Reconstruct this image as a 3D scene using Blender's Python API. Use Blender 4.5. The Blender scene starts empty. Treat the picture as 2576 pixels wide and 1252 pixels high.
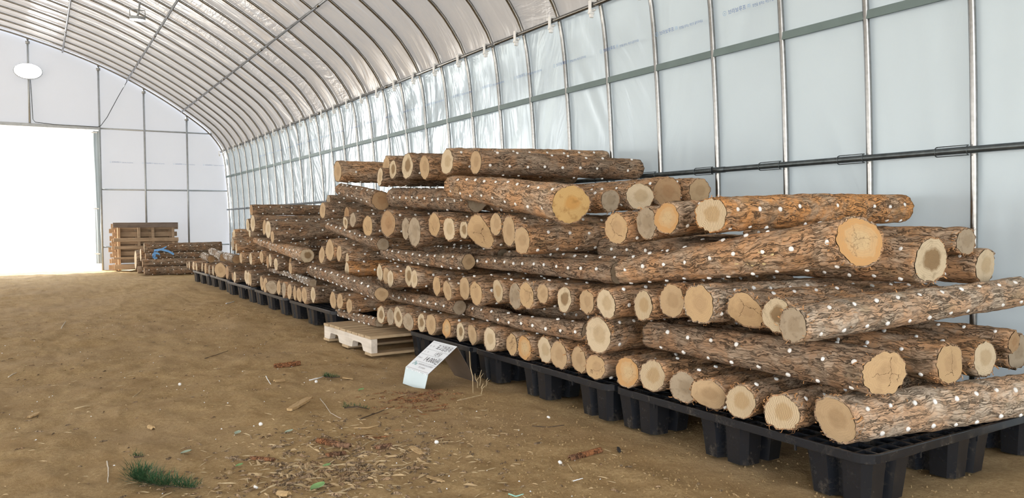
import bpy, bmesh, math, random
import numpy as np
from mathutils import Vector, Matrix

C = bpy.context.scene
rnd = random.Random(7)
npr = np.random.RandomState(11)

# ------------------------------------------------------------------ camera
cd = bpy.data.cameras.new('camera')
cam = bpy.data.objects.new('camera', cd)
C.collection.objects.link(cam)
CR = Vector((0.850329, -0.526217, -0.005996)); CU = Vector((0.023357, 0.026355, 0.999380)); CF = Vector((0.525733, 0.849942, -0.034701)); CP = Vector((0.0, 0.0, 0.7851))
cam.matrix_world = Matrix(((CR.x, CU.x, -CF.x, CP.x), (CR.y, CU.y, -CF.y, CP.y), (CR.z, CU.z, -CF.z, CP.z), (0, 0, 0, 1)))
cd.sensor_width = 36.0
cd.lens = 36.0 * 1935.0 / 2576.0
cd.clip_start = 0.05
cd.clip_end = 300
C.camera = cam

# ------------------------------------------------------------------ world, sun, exposure
w = bpy.data.worlds.new('sky'); C.world = w; w.use_nodes = True
wn = w.node_tree.nodes; wl = w.node_tree.links
for n in list(wn): wn.remove(n)
wo = wn.new('ShaderNodeOutputWorld'); wb = wn.new('ShaderNodeBackground')
wtc = wn.new('ShaderNodeTexCoord'); wsep = wn.new('ShaderNodeSeparateXYZ'); wr = wn.new('ShaderNodeValToRGB')
wl.new(wtc.outputs['Generated'], wsep.inputs[0]); wl.new(wsep.outputs['Z'], wr.inputs[0])
wr.color_ramp.elements[0].position = 0.0; wr.color_ramp.elements[0].color = (1.0, 0.99, 0.97, 1)
wr.color_ramp.elements[1].position = 0.7; wr.color_ramp.elements[1].color = (0.72, 0.84, 1.0, 1)
wl.new(wr.outputs[0], wb.inputs['Color']); wl.new(wb.outputs[0], wo.inputs['Surface'])
wb.inputs['Strength'].default_value = 1.5
sl = bpy.data.lights.new('sun', 'SUN'); sl.energy = 3.2; sl.angle = math.radians(2.0); sl.color = (1.0, 0.94, 0.84)
so = bpy.data.objects.new('sun', sl); C.collection.objects.link(so)
so.rotation_euler = Vector((0.42, -0.25, -0.87)).to_track_quat('-Z', 'Y').to_euler()
vs = C.view_settings
vs.view_transform = 'Standard'; vs.look = 'None'; vs.gamma = 1.0; vs.use_curve_mapping = False
vs.exposure = 2.05
C.cycles.max_bounces = 8; C.cycles.diffuse_bounces = 5; C.cycles.glossy_bounces = 4; C.cycles.transmission_bounces = 6
C.cycles.sample_clamp_indirect = 8.0
C.cycles.use_denoising = True

# ------------------------------------------------------------------ helpers
def link(o, parent=None):
    C.collection.objects.link(o)
    if parent is not None: o.parent = parent
    return o
def mesh(name, verts, faces, mat=None, smooth=False):
    me = bpy.data.meshes.new(name)
    me.from_pydata([tuple(map(float, v)) for v in verts], [], [tuple(int(i) for i in f) for f in faces])
    if mat is not None: me.materials.append(mat)
    if smooth: me.polygons.foreach_set('use_smooth', [True] * len(me.polygons))
    me.update()
    return me
def obj(name, me, parent=None, loc=None, mat4=None):
    o = bpy.data.objects.new(name, me)
    if mat4 is not None: o.matrix_world = mat4
    if loc is not None: o.location = loc
    link(o, parent)
    return o
def empty(name, loc=(0, 0, 0), rz=0.0):
    o = bpy.data.objects.new(name, None); o.location = loc; o.rotation_euler = (0, 0, rz); o.empty_display_size = 0.1
    return link(o)
def tag(o, label=None, cat=None, group=None, kind=None):
    if label: o['label'] = label
    if cat: o['category'] = cat
    if group: o['group'] = group
    if kind: o['kind'] = kind
    return o
class MB:
    """collects boxes, tubes and ribbons into one mesh"""
    def __init__(s): s.v = []; s.f = []
    def add(s, vs, fs):
        b = len(s.v); s.v += [tuple(map(float, p)) for p in vs]; s.f += [tuple(b + i for i in f) for f in fs]
    def box(s, x0, x1, y0, y1, z0, z1):
        s.add([(x0, y0, z0), (x1, y0, z0), (x1, y1, z0), (x0, y1, z0), (x0, y0, z1), (x1, y0, z1), (x1, y1, z1), (x0, y1, z1)],
              [(0, 3, 2, 1), (4, 5, 6, 7), (0, 1, 5, 4), (1, 2, 6, 5), (2, 3, 7, 6), (3, 0, 4, 7)])
    def bevbox(s, x0, x1, y0, y1, z0, z1, b):
        bm = bmesh.new(); bmesh.ops.create_cube(bm, size=1.0)
        for v in bm.verts:
            v.co = Vector(((x0 + x1) / 2 + v.co.x * (x1 - x0), (y0 + y1) / 2 + v.co.y * (y1 - y0), (z0 + z1) / 2 + v.co.z * (z1 - z0)))
        bmesh.ops.bevel(bm, geom=bm.edges[:], offset=b, segments=1, affect='EDGES')
        bm.verts.index_update()
        s.add([v.co[:] for v in bm.verts], [[v.index for v in f.verts] for f in bm.faces]); bm.free()
    def tube(s, pts, r, n=8, caps=True):
        pts = [Vector(p) for p in pts]; rs = r if isinstance(r, (list, tuple)) else [r] * len(pts)
        ring = []; up = None
        for i, p in enumerate(pts):
            t = (pts[min(i + 1, len(pts) - 1)] - pts[max(i - 1, 0)]).normalized()
            if up is None:
                up = Vector((0, 0, 1)) if abs(t.z) < .9 else Vector((1, 0, 0))
            a = t.cross(up)
            if a.length < 1e-5: a = t.orthogonal()
            a.normalize(); b = a.cross(t).normalized(); up = b
            ring.append([p + rs[i] * (math.cos(2 * math.pi * k / n) * a + math.sin(2 * math.pi * k / n) * b) for k in range(n)])
        vs = [q for rg in ring for q in rg]; fs = []
        for i in range(len(pts) - 1):
            for k in range(n):
                k2 = (k + 1) % n
                fs.append((i * n + k, i * n + k2, (i + 1) * n + k2, (i + 1) * n + k))
        if caps:
            fs.append(tuple(range(n))[::-1]); fs.append(tuple((len(pts) - 1) * n + k for k in range(n)))
        s.add(vs, fs)
    def build(s, name, mat, parent=None, smooth=False, loc=None):
        return obj(name, mesh(name, s.v, s.f, mat, smooth), parent, loc)
    def me(s, name, mat, smooth=False): return mesh(name, s.v, s.f, mat, smooth)

# numpy value noise
_perm = npr.rand(4096)
def _h(ix, iy, iz, seed):
    return _perm[((ix * 73856093) ^ (iy * 19349663) ^ (iz * 83492791) ^ (seed * 2654435)) & 4095]
def vnoise(x, y, z, seed=0):
    x = np.asarray(x, float); y = np.asarray(y, float); z = np.asarray(z, float)
    x, y, z = np.broadcast_arrays(x, y, z)
    ix, iy, iz = np.floor(x).astype(np.int64), np.floor(y).astype(np.int64), np.floor(z).astype(np.int64)
    fx, fy, fz = x - ix, y - iy, z - iz
    fx = fx * fx * (3 - 2 * fx); fy = fy * fy * (3 - 2 * fy); fz = fz * fz * (3 - 2 * fz)
    r = 0
    for a in (0, 1):
        for b in (0, 1):
            for c in (0, 1):
                wgt = (fx if a else 1 - fx) * (fy if b else 1 - fy) * (fz if c else 1 - fz)
                r = r + wgt * _h(ix + a, iy + b, iz + c, seed)
    return r * 2 - 1
def grid_faces(nu, nv, closed=False):
    f = []
    for i in range(nu - 1):
        for j in range(nv if closed else nv - 1):
            j2 = (j + 1) % nv
            f.append((i * nv + j, i * nv + j2, (i + 1) * nv + j2, (i + 1) * nv + j))
    return f

# ------------------------------------------------------------------ materials
class NT:
    def __init__(s, name):
        s.m = bpy.data.materials.new(name); s.m.use_nodes = True
        s.n = s.m.node_tree.nodes; s.l = s.m.node_tree.links
        for q in list(s.n): s.n.remove(q)
        s.out = s.n.new('ShaderNodeOutputMaterial')
    def __call__(s, kind, ins=None, **kw):
        nd = s.n.new('ShaderNode' + kind)
        for k, v in kw.items(): setattr(nd, k, v)
        for k, v in (ins or {}).items():
            if hasattr(v, 'is_output'): s.l.new(v, nd.inputs[k])
            else: nd.inputs[k].default_value = v
        return nd
    def math(s, op, a, b=0.0, c=None, clamp=False):
        nd = s.n.new('ShaderNodeMath'); nd.operation = op; nd.use_clamp = clamp
        for i, v in enumerate((a, b) if c is None else (a, b, c)):
            if hasattr(v, 'is_output'): s.l.new(v, nd.inputs[i])
            else: nd.inputs[i].default_value = v
        return nd.outputs[0]
    def ramp(s, fac, stops, interp='LINEAR'):
        nd = s.n.new('ShaderNodeValToRGB'); cr = nd.color_ramp; cr.interpolation = interp
        while len(cr.elements) > 1: cr.elements.remove(cr.elements[-1])
        for i, (p, c) in enumerate(stops):
            e = cr.elements[0] if i == 0 else cr.elements.new(p)
            e.position = p; e.color = (*c, 1) if len(c) == 3 else c
        s.l.new(fac, nd.inputs[0]); return nd.outputs[0]
    def mix(s, fac, a, b, mode='MIX'):
        nd = s.n.new('ShaderNodeMix'); nd.data_type = 'RGBA'; nd.blend_type = mode; nd.clamp_factor = True
        for k, v in ((0, fac), (6, a), (7, b)):
            if hasattr(v, 'is_output'): s.l.new(v, nd.inputs[k])
            else: nd.inputs[k].default_value = v if k == 0 else ((*v, 1) if len(v) == 3 else v)
        return nd.outputs[2]
    def noise(s, vec, scale, detail=4, rough=.55, dist=0.0, out=0):
        return s('TexNoise', {'Vector': vec, 'Scale': scale, 'Detail': detail, 'Roughness': rough, 'Distortion': dist}).outputs[out]
    def mapping(s, vec, scale=(1, 1, 1), loc=(0, 0, 0), rot=(0, 0, 0)):
        return s('Mapping', {'Vector': vec, 'Scale': scale, 'Location': loc, 'Rotation': rot}).outputs[0]
    def bump(s, h, strength=.5, dist=.01, normal=None):
        d = {'Height': h, 'Strength': strength, 'Distance': dist}
        if normal is not None: d['Normal'] = normal
        return s('Bump', d).outputs[0]
    def bsdf(s, color, rough=.7, normal=None, metal=0.0, spec=.4, **kw):
        d = {'Base Color': (*color, 1) if isinstance(color, tuple) and len(color) == 3 else color, 'Roughness': rough, 'Metallic': metal, 'Specular IOR Level': spec}
        if normal is not None: d['Normal'] = normal
        d.update(kw)
        return s('BsdfPrincipled', d).outputs[0]
    def done(s, sh):
        s.l.new(sh, s.out.inputs['Surface']); return s.m

def simple(name, col, rough=.6, metal=0.0, spec=.4, var=.15, scale=20.0, bump=0.0):
    t = NT(name); tc = t('TexCoord').outputs['Object']
    n = t.noise(tc, scale, 4)
    lo = tuple(c * (1 - var) for c in col); hi = tuple(min(1, c * (1 + var)) for c in col)
    colr = t.ramp(n, [(.3, lo), (.7, hi)])
    nm = t.bump(n, bump, .003) if bump else None
    return t.done(t.bsdf(colr, rough, nm, metal, spec))

# --- bark: plates split by long wandering furrows
def bark_mat(name, dark, mid, light, orange, oamt, mould=0.0):
    t = NT(name); tc = t('TexCoord').outputs['Object']; oi = t('ObjectInfo').outputs['Random']
    off = t('CombineXYZ', {'X': t.math('MULTIPLY', oi, 37.0), 'Y': t.math('MULTIPLY', oi, 91.0), 'Z': t.math('MULTIPLY', oi, 53.0)}).outputs[0]
    base = t('VectorMath', {0: tc, 1: off}, operation='ADD').outputs[0]
    dn = t.noise(base, 9.0, 3, .6, out=1)
    dv = t('VectorMath', {0: dn, 'Scale': .05}, operation='SCALE').outputs[0]
    base2 = t('VectorMath', {0: base, 1: dv}, operation='ADD').outputs[0]
    st = t.mapping(base2, (1, 1, .17))
    vo = t('TexVoronoi', {'Vector': st, 'Scale': 78.0, 'Randomness': 1.0}, feature='DISTANCE_TO_EDGE').outputs[0]
    na = t.noise(t.mapping(base2, (1, 1, .14)), 62.0, 4, .6, .9)
    nb = t.noise(t.mapping(base2, (1, 1, .3)), 24.0, 3, .6)
    big = t.noise(base, 4.5, 3, .6)
    patch = t.ramp(t.noise(base, 9.0, 5, .65), [(.5 - .09 * oamt, (0, 0, 0)), (.66 - .09 * oamt, (1, 1, 1))])
    lich = t.ramp(t.noise(t.mapping(base, (1, 1, .5), (3, 7, 1)), 15.0, 5, .7), [(.56, (0, 0, 0)), (.64, (1, 1, 1))])
    fine = t.noise(t.mapping(base2, (1, 1, .16)), 105.0, 6, .72)
    col = t.mix(t.ramp(fine, [(.34, (0, 0, 0)), (.66, (1, 1, 1))]), tuple(c * .8 for c in mid), light)
    col = t.mix(t.ramp(big, [(.40, (0, 0, 0)), (.65, (.6, .6, .6))]), col, dark)
    col = t.mix(t.math('MULTIPLY', patch, min(1.0, .75 * oamt)), col, orange)
    col = t.mix(t.math('MULTIPLY', lich, .45), col, tuple(c * f for c, f in zip(dark, (.72, .85, .78))))
    cr = t.ramp(t.math('ABSOLUTE', t.math('SUBTRACT', na, .5)), [(.0, (0, 0, 0)), (.012, (.1, .1, .1)), (.045, (1, 1, 1))])
    brk = t.ramp(nb, [(.36, (1, 1, 1)), (.52, (0, 0, 0))])
    fur = t.mix(1.0, cr, brk, 'LIGHTEN')
    fur2 = t.ramp(vo, [(.0, (.5, .5, .5)), (.10, (1, 1, 1))])
    ff = t.mix(1.0, fur, fur2, 'MULTIPLY')
    col = t.mix(ff, tuple(c * .34 for c in dark), col)
    if mould > 0:
        mm = t.ramp(t.noise(base, 30.0, 6, .75), [(.50, (0, 0, 0)), (.58, (1, 1, 1))])
        m2 = t.ramp(t.noise(base, 5.0, 2), [(.45, (0, 0, 0)), (.6, (1, 1, 1))])
        col = t.mix(t.math('MULTIPLY', t.math('MULTIPLY', mm, m2), mould), col, (.75, .75, .73))
    h = t.math('ADD', t.math('MULTIPLY', fur, 1.0), t.math('ADD', t.math('MULTIPLY', fur2, .3), t.math('MULTIPLY', fine, .45)))
    nm = t.bump(h, .75, .005)
    return t.done(t.bsdf(col, .9, nm, 0, .15))
BARK = [
    bark_mat('bark_brown', (.30, .195, .120), (.46, .31, .20), (.66, .50, .355), (.62, .33, .15), .9),
    bark_mat('bark_dark_shaded', (.20, .134, .088), (.31, .214, .140), (.47, .36, .26), (.43, .225, .105), .7),  # dark bark, also painting the weaker light on the farther logs
    bark_mat('bark_grey', (.37, .275, .19), (.54, .415, .295), (.73, .61, .48), (.62, .35, .18), .8),
    bark_mat('bark_rust', (.34, .21, .12), (.50, .32, .185), (.66, .47, .31), (.66, .32, .12), 1.4),
    bark_mat('bark_mouldy', (.23, .165, .115), (.34, .245, .168), (.50, .41, .31), (.40, .23, .12), .5, .9),
]

# --- sawn end: uv is the disc, 0.5 centre
def end_mat(name, rim, heart, hr, bandcol=None, ribs=0.0, rings=.25, crack=0.0, stain=.3, rad=0.0):
    t = NT(name); uv = t('UVMap').outputs[0]; oi = t('ObjectInfo').outputs['Random']
    p = t('VectorMath', {0: uv, 1: (.5, .5, 0)}, operation='SUBTRACT').outputs[0]
    p = t('VectorMath', {0: p, 'Scale': 2.0}, operation='SCALE').outputs[0]
    off = t('CombineXYZ', {'X': t.math('MULTIPLY', oi, 41.0), 'Y': t.math('MULTIPLY', oi, 77.0)}).outputs[0]
    q = t('VectorMath', {0: p, 1: off}, operation='ADD').outputs[0]
    n1 = t.noise(q, 1.6, 3); n2 = t.noise(q, 6.0, 4)
    pc = t('VectorMath', {0: p, 1: (.09, -.05, 0)}, operation='ADD').outputs[0]
    r = t('VectorMath', {0: pc}, operation='LENGTH').outputs['Value']
    r = t.math('ADD', r, t.math('MULTIPLY', t.math('SUBTRACT', n1, .5), .38))
    r = t.math('ADD', r, t.math('MULTIPLY', t.math('SUBTRACT', n2, .5), .09))
    col = t.ramp(r, [(0, heart), (max(.02, hr - .12), heart), (min(.97, hr + .06), rim), (1, rim)])
    if bandcol: col = t.mix(t.ramp(r, [(.66, (0, 0, 0)), (.76, (1, 1, 1))]), col, bandcol)
    ring = t.math('SINE', t.math('MULTIPLY', r, 62.0))
    col = t.mix(t.math('MULTIPLY', t.math('ADD', t.math('MULTIPLY', ring, .5), .5), rings), col, tuple(c * .66 for c in heart))
    fib = t.noise(t.mapping(q, (1, 1, 1)), 26.0, 5, .7)
    col = t.mix(t.math('MULTIPLY', fib, .30), col, tuple(c * .55 for c in heart))
    if stain: col = t.mix(t.ramp(t.noise(q, 2.1, 4, .6), [(.52, (0, 0, 0)), (.68, (stain, stain, stain))]), col, tuple(c * .62 for c in heart))
    h = t.math('MULTIPLY', fib, .25)
    if ribs:
        an = t.math('MULTIPLY', t.math('SUBTRACT', oi, .5), 1.0)
        rot = t('VectorRotate', {'Vector': p, 'Angle': t.math('ADD', an, .15)}, rotation_type='Z_AXIS').outputs[0]
        wv = t('TexWave', {'Vector': rot, 'Scale': 3.3, 'Distortion': .8, 'Detail': 3.0, 'Detail Scale': 2.5}, wave_type='BANDS', bands_direction='X').outputs['Fac']
        rm = t.ramp(wv, [(.25, (0, 0, 0)), (.6, (1, 1, 1))])
        col = t.mix(t.math('MULTIPLY', t.math('SUBTRACT', 1.0, rm), .55 * ribs), col, tuple(c * .5 for c in heart))
        h = t.math('ADD', h, t.math('MULTIPLY', rm, .8 * ribs))
    if crack:
        vc = t('TexVoronoi', {'Vector': t('VectorMath', {0: q, 1: t('VectorMath', {0: t.noise(q, 4.0, 3, out=1), 'Scale': .35}, operation='SCALE').outputs[0]}, operation='ADD').outputs[0], 'Scale': .6}, feature='DISTANCE_TO_EDGE').outputs[0]
        ck = t.math('MULTIPLY', t.math('LESS_THAN', vc, .006), t.math('LESS_THAN', r, .72))
        col = t.mix(t.math('MULTIPLY', ck, crack), col, (.09, .05, .025))
        h = t.math('SUBTRACT', h, ck)
    if rad:
        sp = t('SeparateXYZ', {0: pc}).outputs
        a = t.math('ARCTAN2', sp[1], sp[0])
        a = t.math('ADD', t.math('MULTIPLY', a, .955), t.math('MULTIPLY', t.noise(q, 3.0, 2), 2.2))
        fr = t.math('ABSOLUTE', t.math('SUBTRACT', t.math('FRACT', a), .5))
        rk = t.math('MULTIPLY', t.math('MULTIPLY', t.math('LESS_THAN', t.math('MULTIPLY', fr, r), .0035), t.math('GREATER_THAN', r, .06)), t.math('LESS_THAN', r, .62))
        col = t.mix(t.math('MULTIPLY', rk, rad), col, (.13, .075, .035))
    return t.done(t.bsdf(col, .8, t.bump(h, .5, .004), 0, .15))
END = [
    end_mat('end_tan', (.545, .385, .222), (.455, .31, .172), .5, rings=.18),
    end_mat('end_ribbed', (.70, .555, .365), (.55, .385, .21), .55, ribs=1.0, rings=.1, stain=0),
    end_mat('end_orange', (.60, .385, .19), (.60, .43, .235), .45, bandcol=(.58, .32, .125), rings=.25, crack=.4, rad=.7),
    end_mat('end_grey', (.44, .35, .245), (.37, .285, .19), .5, rings=.15, stain=.7),
    end_mat('end_heart', (.70, .57, .385), (.30, .20, .105), .56, rings=.2, stain=.4),
    end_mat('end_rust', (.44, .285, .155), (.39, .235, .12), .5, rings=.12, stain=.5),
    end_mat('end_cream', (.69, .555, .375), (.545, .41, .25), .55, rings=.22, stain=.3),
    end_mat('end_cracked', (.57, .39, .21), (.50, .335, .18), .5, rings=.2, crack=.9, stain=.35),
    end_mat('end_ochre', (.60, .40, .17), (.56, .31, .10), .42, rings=.1, crack=.3, stain=.8),
]
def plug_mat():
    t = NT('plug_white'); oi = t('ObjectInfo').outputs['Random']
    return t.done(t.bsdf(t.ramp(oi, [(0, (.78, .76, .72)), (1, (.92, .92, .90))]), .6, None, 0, .3))
M_PLUG = plug_mat()
def film_mat(name, col, trans, tint, rough=.2, wr=1.0, metal=.0, spec=.5, crinkle=0.0):
    t = NT(name); tc = t('TexCoord').outputs['Object']
    dn = t.noise(tc, 1.1, 2, out=1)
    v = t('VectorMath', {0: tc, 1: t('VectorMath', {0: dn, 'Scale': .25}, operation='SCALE').outputs[0]}, operation='ADD').outputs[0]
    sy = t('SeparateXYZ', {0: tc}).outputs['Y']
    # each bay hangs with its own slant; the film is taut near the open end and slack further in
    bay = t.math('FLOOR', t.math('DIVIDE', t.math('SUBTRACT', sy, 1.58), .4335))
    bw = t('TexWhiteNoise', {'W': bay}, noise_dimensions='1D').outputs['Value']
    sz = t('SeparateXYZ', {0: v}).outputs
    yy = t.math('ADD', sz[1], t.math('MULTIPLY', sz[2], t.math('MULTIPLY', t.math('SUBTRACT', bw, .5), 1.1)))
    vv = t('CombineXYZ', {'X': t.math('MULTIPLY', sz[0], .3), 'Y': yy, 'Z': t.math('MULTIPLY', sz[2], .16)}).outputs[0]
    a = t.noise(vv, 9.0, 2, .5); b = t.noise(vv, 30.0, 2, .5); c = t.noise(tc, 2.2, 2)
    msk = t.ramp(t.noise(tc, 1.1, 2), [(.40, (0, 0, 0)), (.60, (1, 1, 1))])
    slack = t.math('ADD', t.ramp(t.math('MULTIPLY', sy, .1), [(.30, (.10, .10, .10)), (.62, (1, 1, 1))]), 0.0)
    h = t.math('ADD', t.math('MULTIPLY', c, .12), t.math('MULTIPLY', slack, t.math('ADD', t.math('MULTIPLY', a, .55), t.math('MULTIPLY', t.math('MULTIPLY', b, msk), .22))))
    crk = t.noise(t('CombineXYZ', {'X': t.math('MULTIPLY', sz[0], 17.0), 'Y': t.math('MULTIPLY', sy, 2.5), 'Z': t.math('MULTIPLY', sz[2], 17.0)}).outputs[0], 1.0, 3, .6, .6)
    h = t.math('ADD', h, t.math('MULTIPLY', t.math('MULTIPLY', crk, crinkle), t.math('GREATER_THAN', bw, .80)))
    nm = t.bump(h, .55 * wr, .05)
    rough = t('MapRange', {0: slack, 1: .1, 2: 1.0, 3: .45, 4: rough}).outputs[0]
    cc = t.mix(t.noise(tc, 3.0, 3), tuple(c * .95 for c in col), col)
    pr = t.bsdf(cc, rough, nm, metal, spec)
    tr = t('BsdfTranslucent', {'Color': (*tint, 1)}).outputs[0]
    return t.done(t('MixShader', {0: trans, 1: pr, 2: tr}).outputs[0])
M_FILM_R = film_mat('film_wall', (.375, .43, .45), .06, (.72, .78, .80), .10, 1.7, .27)
M_FILM_C = film_mat('film_roof', (.36, .34, .32), .05, (.85, .80, .75), .2, 1.1, .22, .5, .35)
M_FILM_B = film_mat('film_end', (.41, .43, .49), .09, (.78, .79, .81), .35, .25)
M_STEEL = simple('galvanised_steel', (.24, .235, .225), .22, .95, .5, .15, 60.0)
M_STEEL_D = simple('dark_steel', (.10, .115, .12), .35, .85, .5, .25, 30.0)
M_CHANNEL = simple('grey_channel', (.15, .20, .195), .5, .3, .5, .08, 8.0)
M_ENDPIPE = simple('grey_pipe', (.42, .44, .45), .4, .6, .5, .1, 20.0)
M_CLIP = simple('white_clip', (.88, .88, .86), .4, 0, .5, .04)
M_BLUE = simple('blue_print', (.035, .11, .32), .5, 0, .4, .05)
M_BLUE2 = simple('pale_blue_print', (.20, .34, .52), .5, 0, .4, .05)
M_INK = simple('black_ink', (.03, .03, .035), .5, 0, .4, .05)
M_INK2 = simple('grey_ink', (.22, .22, .24), .5, 0, .4, .05)
M_TEAL = simple('teal_ink', (.22, .42, .42), .5, 0, .4, .05)

def floor_mat():
    t = NT('sandy_soil'); tc = t('TexCoord').outputs['Object']
    big = t.noise(tc, .9, 4, .6); med = t.noise(tc, 6.0, 5, .65); fine = t.noise(tc, 70.0, 6, .75); grit = t.noise(tc, 260.0, 3, .7)
    col = t.ramp(fine, [(.25, (.29, .195, .090)), (.5, (.485, .335, .165)), (.78, (.66, .49, .28))])
    col = t.mix(t.ramp(med, [(.35, (.55, .55, .55)), (.55, (0, 0, 0))]), col, (.36, .23, .105))
    col = t.mix(t.ramp(big, [(.45, (0, 0, 0)), (.68, (.6, .6, .6))]), col, (.45, .32, .185))
    sp = t('TexVoronoi', {'Vector': tc, 'Scale': 55.0}, feature='F1')
    spk = t.math('LESS_THAN', sp.outputs['Distance'], t.math('MULTIPLY', t('SeparateColor', {0: sp.outputs['Color']}).outputs[0], .10))
    pick = t.math('GREATER_THAN', t('SeparateColor', {0: sp.outputs['Color']}).outputs[1], .86)
    col = t.mix(t.math('MULTIPLY', spk, pick), col, (.72, .62, .48))
    h = t.math('ADD', t.math('MULTIPLY', fine, .6), t.math('ADD', t.math('MULTIPLY', med, 1.4), t.math('MULTIPLY', grit, .3)))
    return t.done(t.bsdf(col, .95, t.bump(h, .8, .02), 0, .1))
M_SOIL = floor_mat()
M_OUT = simple('pale_ground_outside', (.62, .57, .50), .95, 0, .1, .2, 1.5)
def plastic_mat():
    t = NT('black_plastic'); tc = t('TexCoord').outputs['Object']; gn = t('NewGeometry').outputs['Normal']
    n = t.noise(tc, 14.0, 6, .7); n2 = t.noise(tc, 90.0, 4, .7)
    d = t.math('MULTIPLY', t.ramp(n, [(.52, (0, 0, 0)), (.72, (1, 1, 1))]), t.ramp(n2, [(.4, (0, 0, 0)), (.6, (1, 1, 1))]))
    col = t.mix(t.math('MULTIPLY', d, .4), (.012, .014, .018), (.22, .18, .13))
    return t.done(t.bsdf(col, .27, t.bump(n2, .08, .002), 0, .5))
M_PLASTIC = plastic_mat()
def wood_mat(name, a, b, axis=(1, .06, 1), sc=40.0):
    t = NT(name); tc = t('TexCoord').outputs['Object']; oi = t('ObjectInfo').outputs['Random']
    v = t('VectorMath', {0: tc, 1: t('CombineXYZ', {'X': t.math('MULTIPLY', oi, 13.0), 'Z': t.math('MULTIPLY', oi, 29.0)}).outputs[0]}, operation='ADD').outputs[0]
    g = t.noise(t.mapping(v, axis), sc, 5, .6, 1.0); g2 = t.noise(v, 6.0, 4)
    col = t.ramp(g, [(.3, a), (.7, b)])
    col = t.mix(t.ramp(g2, [(.5, (0, 0, 0)), (.75, (.5, .5, .5))]), col, tuple(c * .55 for c in a))
    return t.done(t.bsdf(col, .8, t.bump(g, .3, .002), 0, .2))
M_WOOD_X = wood_mat('pallet_board', (.40, .29, .17), (.58, .44, .28), (.06, 1, 1))
M_WOOD_Y = wood_mat('pallet_stringer', (.62, .55, .45), (.78, .71, .62), (1, .06, 1))
M_WOOD_Z = wood_mat('old_board', (.30, .21, .135), (.46, .34, .23), (.06, 1, 1))
M_WOOD_D = wood_mat('dark_board', (.15, .115, .095), (.25, .20, .165), (.06, 1, 1))
M_WOOD_O = wood_mat('orange_stringer', (.45, .27, .15), (.60, .40, .25), (1, 1, .06))
M_ALU = simple('sheet_metal', (.30, .26, .23), .35, .75, .5, .1, 8.0)
M_LABEL = simple('white_label', (.80, .84, .88), .35, 0, .5, .03, 3.0)
M_LIP = simple('pale_sheet_metal', (.40, .475, .49), .3, .25, .5, .05, 6.0)

# ------------------------------------------------------------------ tunnel shell
YN, YE = -4.0, 14.94
PROF = [(3.075, -.05), (3.07, .4), (3.058, 1.05), (3.022, 1.655), (2.965, 2.10), (2.86, 2.29), (2.70, 2.475), (2.36, 2.735), (2.03, 2.955), (1.687, 3.155), (1.40, 3.305),
        (.956, 3.505), (.445, 3.69), (-.04, 3.835), (-.416, 3.93), (-.95, 4.03), (-1.5, 4.06)]
def spline(P, n):
    P = np.array(P, float); d = np.r_[0, np.cumsum(np.linalg.norm(np.diff(P, axis=0), axis=1))]
    t = np.linspace(0, d[-1], n); out = []
    T = np.zeros_like(P); T[1:-1] = (P[2:] - P[:-2]) / (d[2:] - d[:-2])[:, None]; T[0] = (P[1] - P[0]) / (d[1] - d[0]); T[-1] = (P[-1] - P[-2]) / (d[-1] - d[-2])
    for q in t:
        i = min(max(np.searchsorted(d, q) - 1, 0), len(P) - 2); h = d[i + 1] - d[i]; u = (q - d[i]) / h
        out.append((2 * u**3 - 3 * u**2 + 1) * P[i] + (u**3 - 2 * u**2 + u) * h * T[i] + (-2 * u**3 + 3 * u**2) * P[i + 1] + (u**3 - u**2) * h * T[i + 1])
    return np.array(out)
HALF = spline(PROF, 110)
def zprof(x):
    x = x if x > -1.5 else -3.0 - x
    o = HALF[::-1]
    return float(np.interp(x, o[:, 0], o[:, 1]))
RIBS = [1.58 + .4335 * k for k in range(-12, 31)]
RIBS = [y for y in RIBS if y > YN] + [YE - .02]

def film(name, pts, mat, ys, seed, bulge=.018, wr=.010):
    P = np.array(pts); n = len(P)
    T = np.gradient(P, axis=0); N = np.stack([T[:, 1], -T[:, 0]], 1); N /= np.linalg.norm(N, axis=1)[:, None]
    # outward normal: away from the tunnel centre
    cen = np.array([-1.5, 1.2]); sgn = np.sign(((P - cen) * N).sum(1)); N *= sgn[:, None]
    arc = np.r_[0, np.cumsum(np.linalg.norm(np.diff(P, axis=0), axis=1))]
    Y, A = np.meshgrid(ys, arc, indexing='ij')
    ph = np.mod(Y - 1.58, .4335) / .4335
    bay = np.floor((Y - 1.58) / .4335)
    off = .018 + bulge * np.sin(np.pi * ph) * (.5 + .5 * vnoise(bay * 3.1, A * 1.2, 0, seed))
    sl = vnoise(bay, 0, 0, seed + 5) * 1.6
    u = (Y + sl * A * .35)
    off += wr * vnoise(u * 14, A * 1.3, bay * .37, seed + 1) * (np.sin(np.pi * ph) ** .5) * (.4 + .6 * (vnoise(bay * 1.7, A * .9, 4, seed + 2) > -.1))
    off += wr * .35 * vnoise(u * 34, A * 2.5, 2, seed + 3) * np.sin(np.pi * ph)
    V = np.stack([P[None, :, 0] + N[None, :, 0] * off, Y, P[None, :, 1] + N[None, :, 1] * off], -1).reshape(-1, 3)
    return mesh(name, V, grid_faces(len(ys), n), mat, True)
k0 = int(np.argmin(np.abs(HALF[:, 1] - 2.105)))
ys_far = np.concatenate([np.arange(YN, .6, .2), np.arange(.6, 8, .027), np.arange(8, YE, .05), [YE]])
def resample(P, n): return spline(P, n)
wr_pts = resample(HALF[:k0 + 1], 46); cl_pts = resample(HALF[k0:], 80)
tag(obj('wall_right', film('wall_right', wr_pts, M_FILM_R, ys_far, 3)), kind='structure')
mir = lambda P: np.stack([-3.0 - P[:, 0], P[:, 1]], 1)
ys_l = np.arange(YN, YE + .01, .2)
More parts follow.
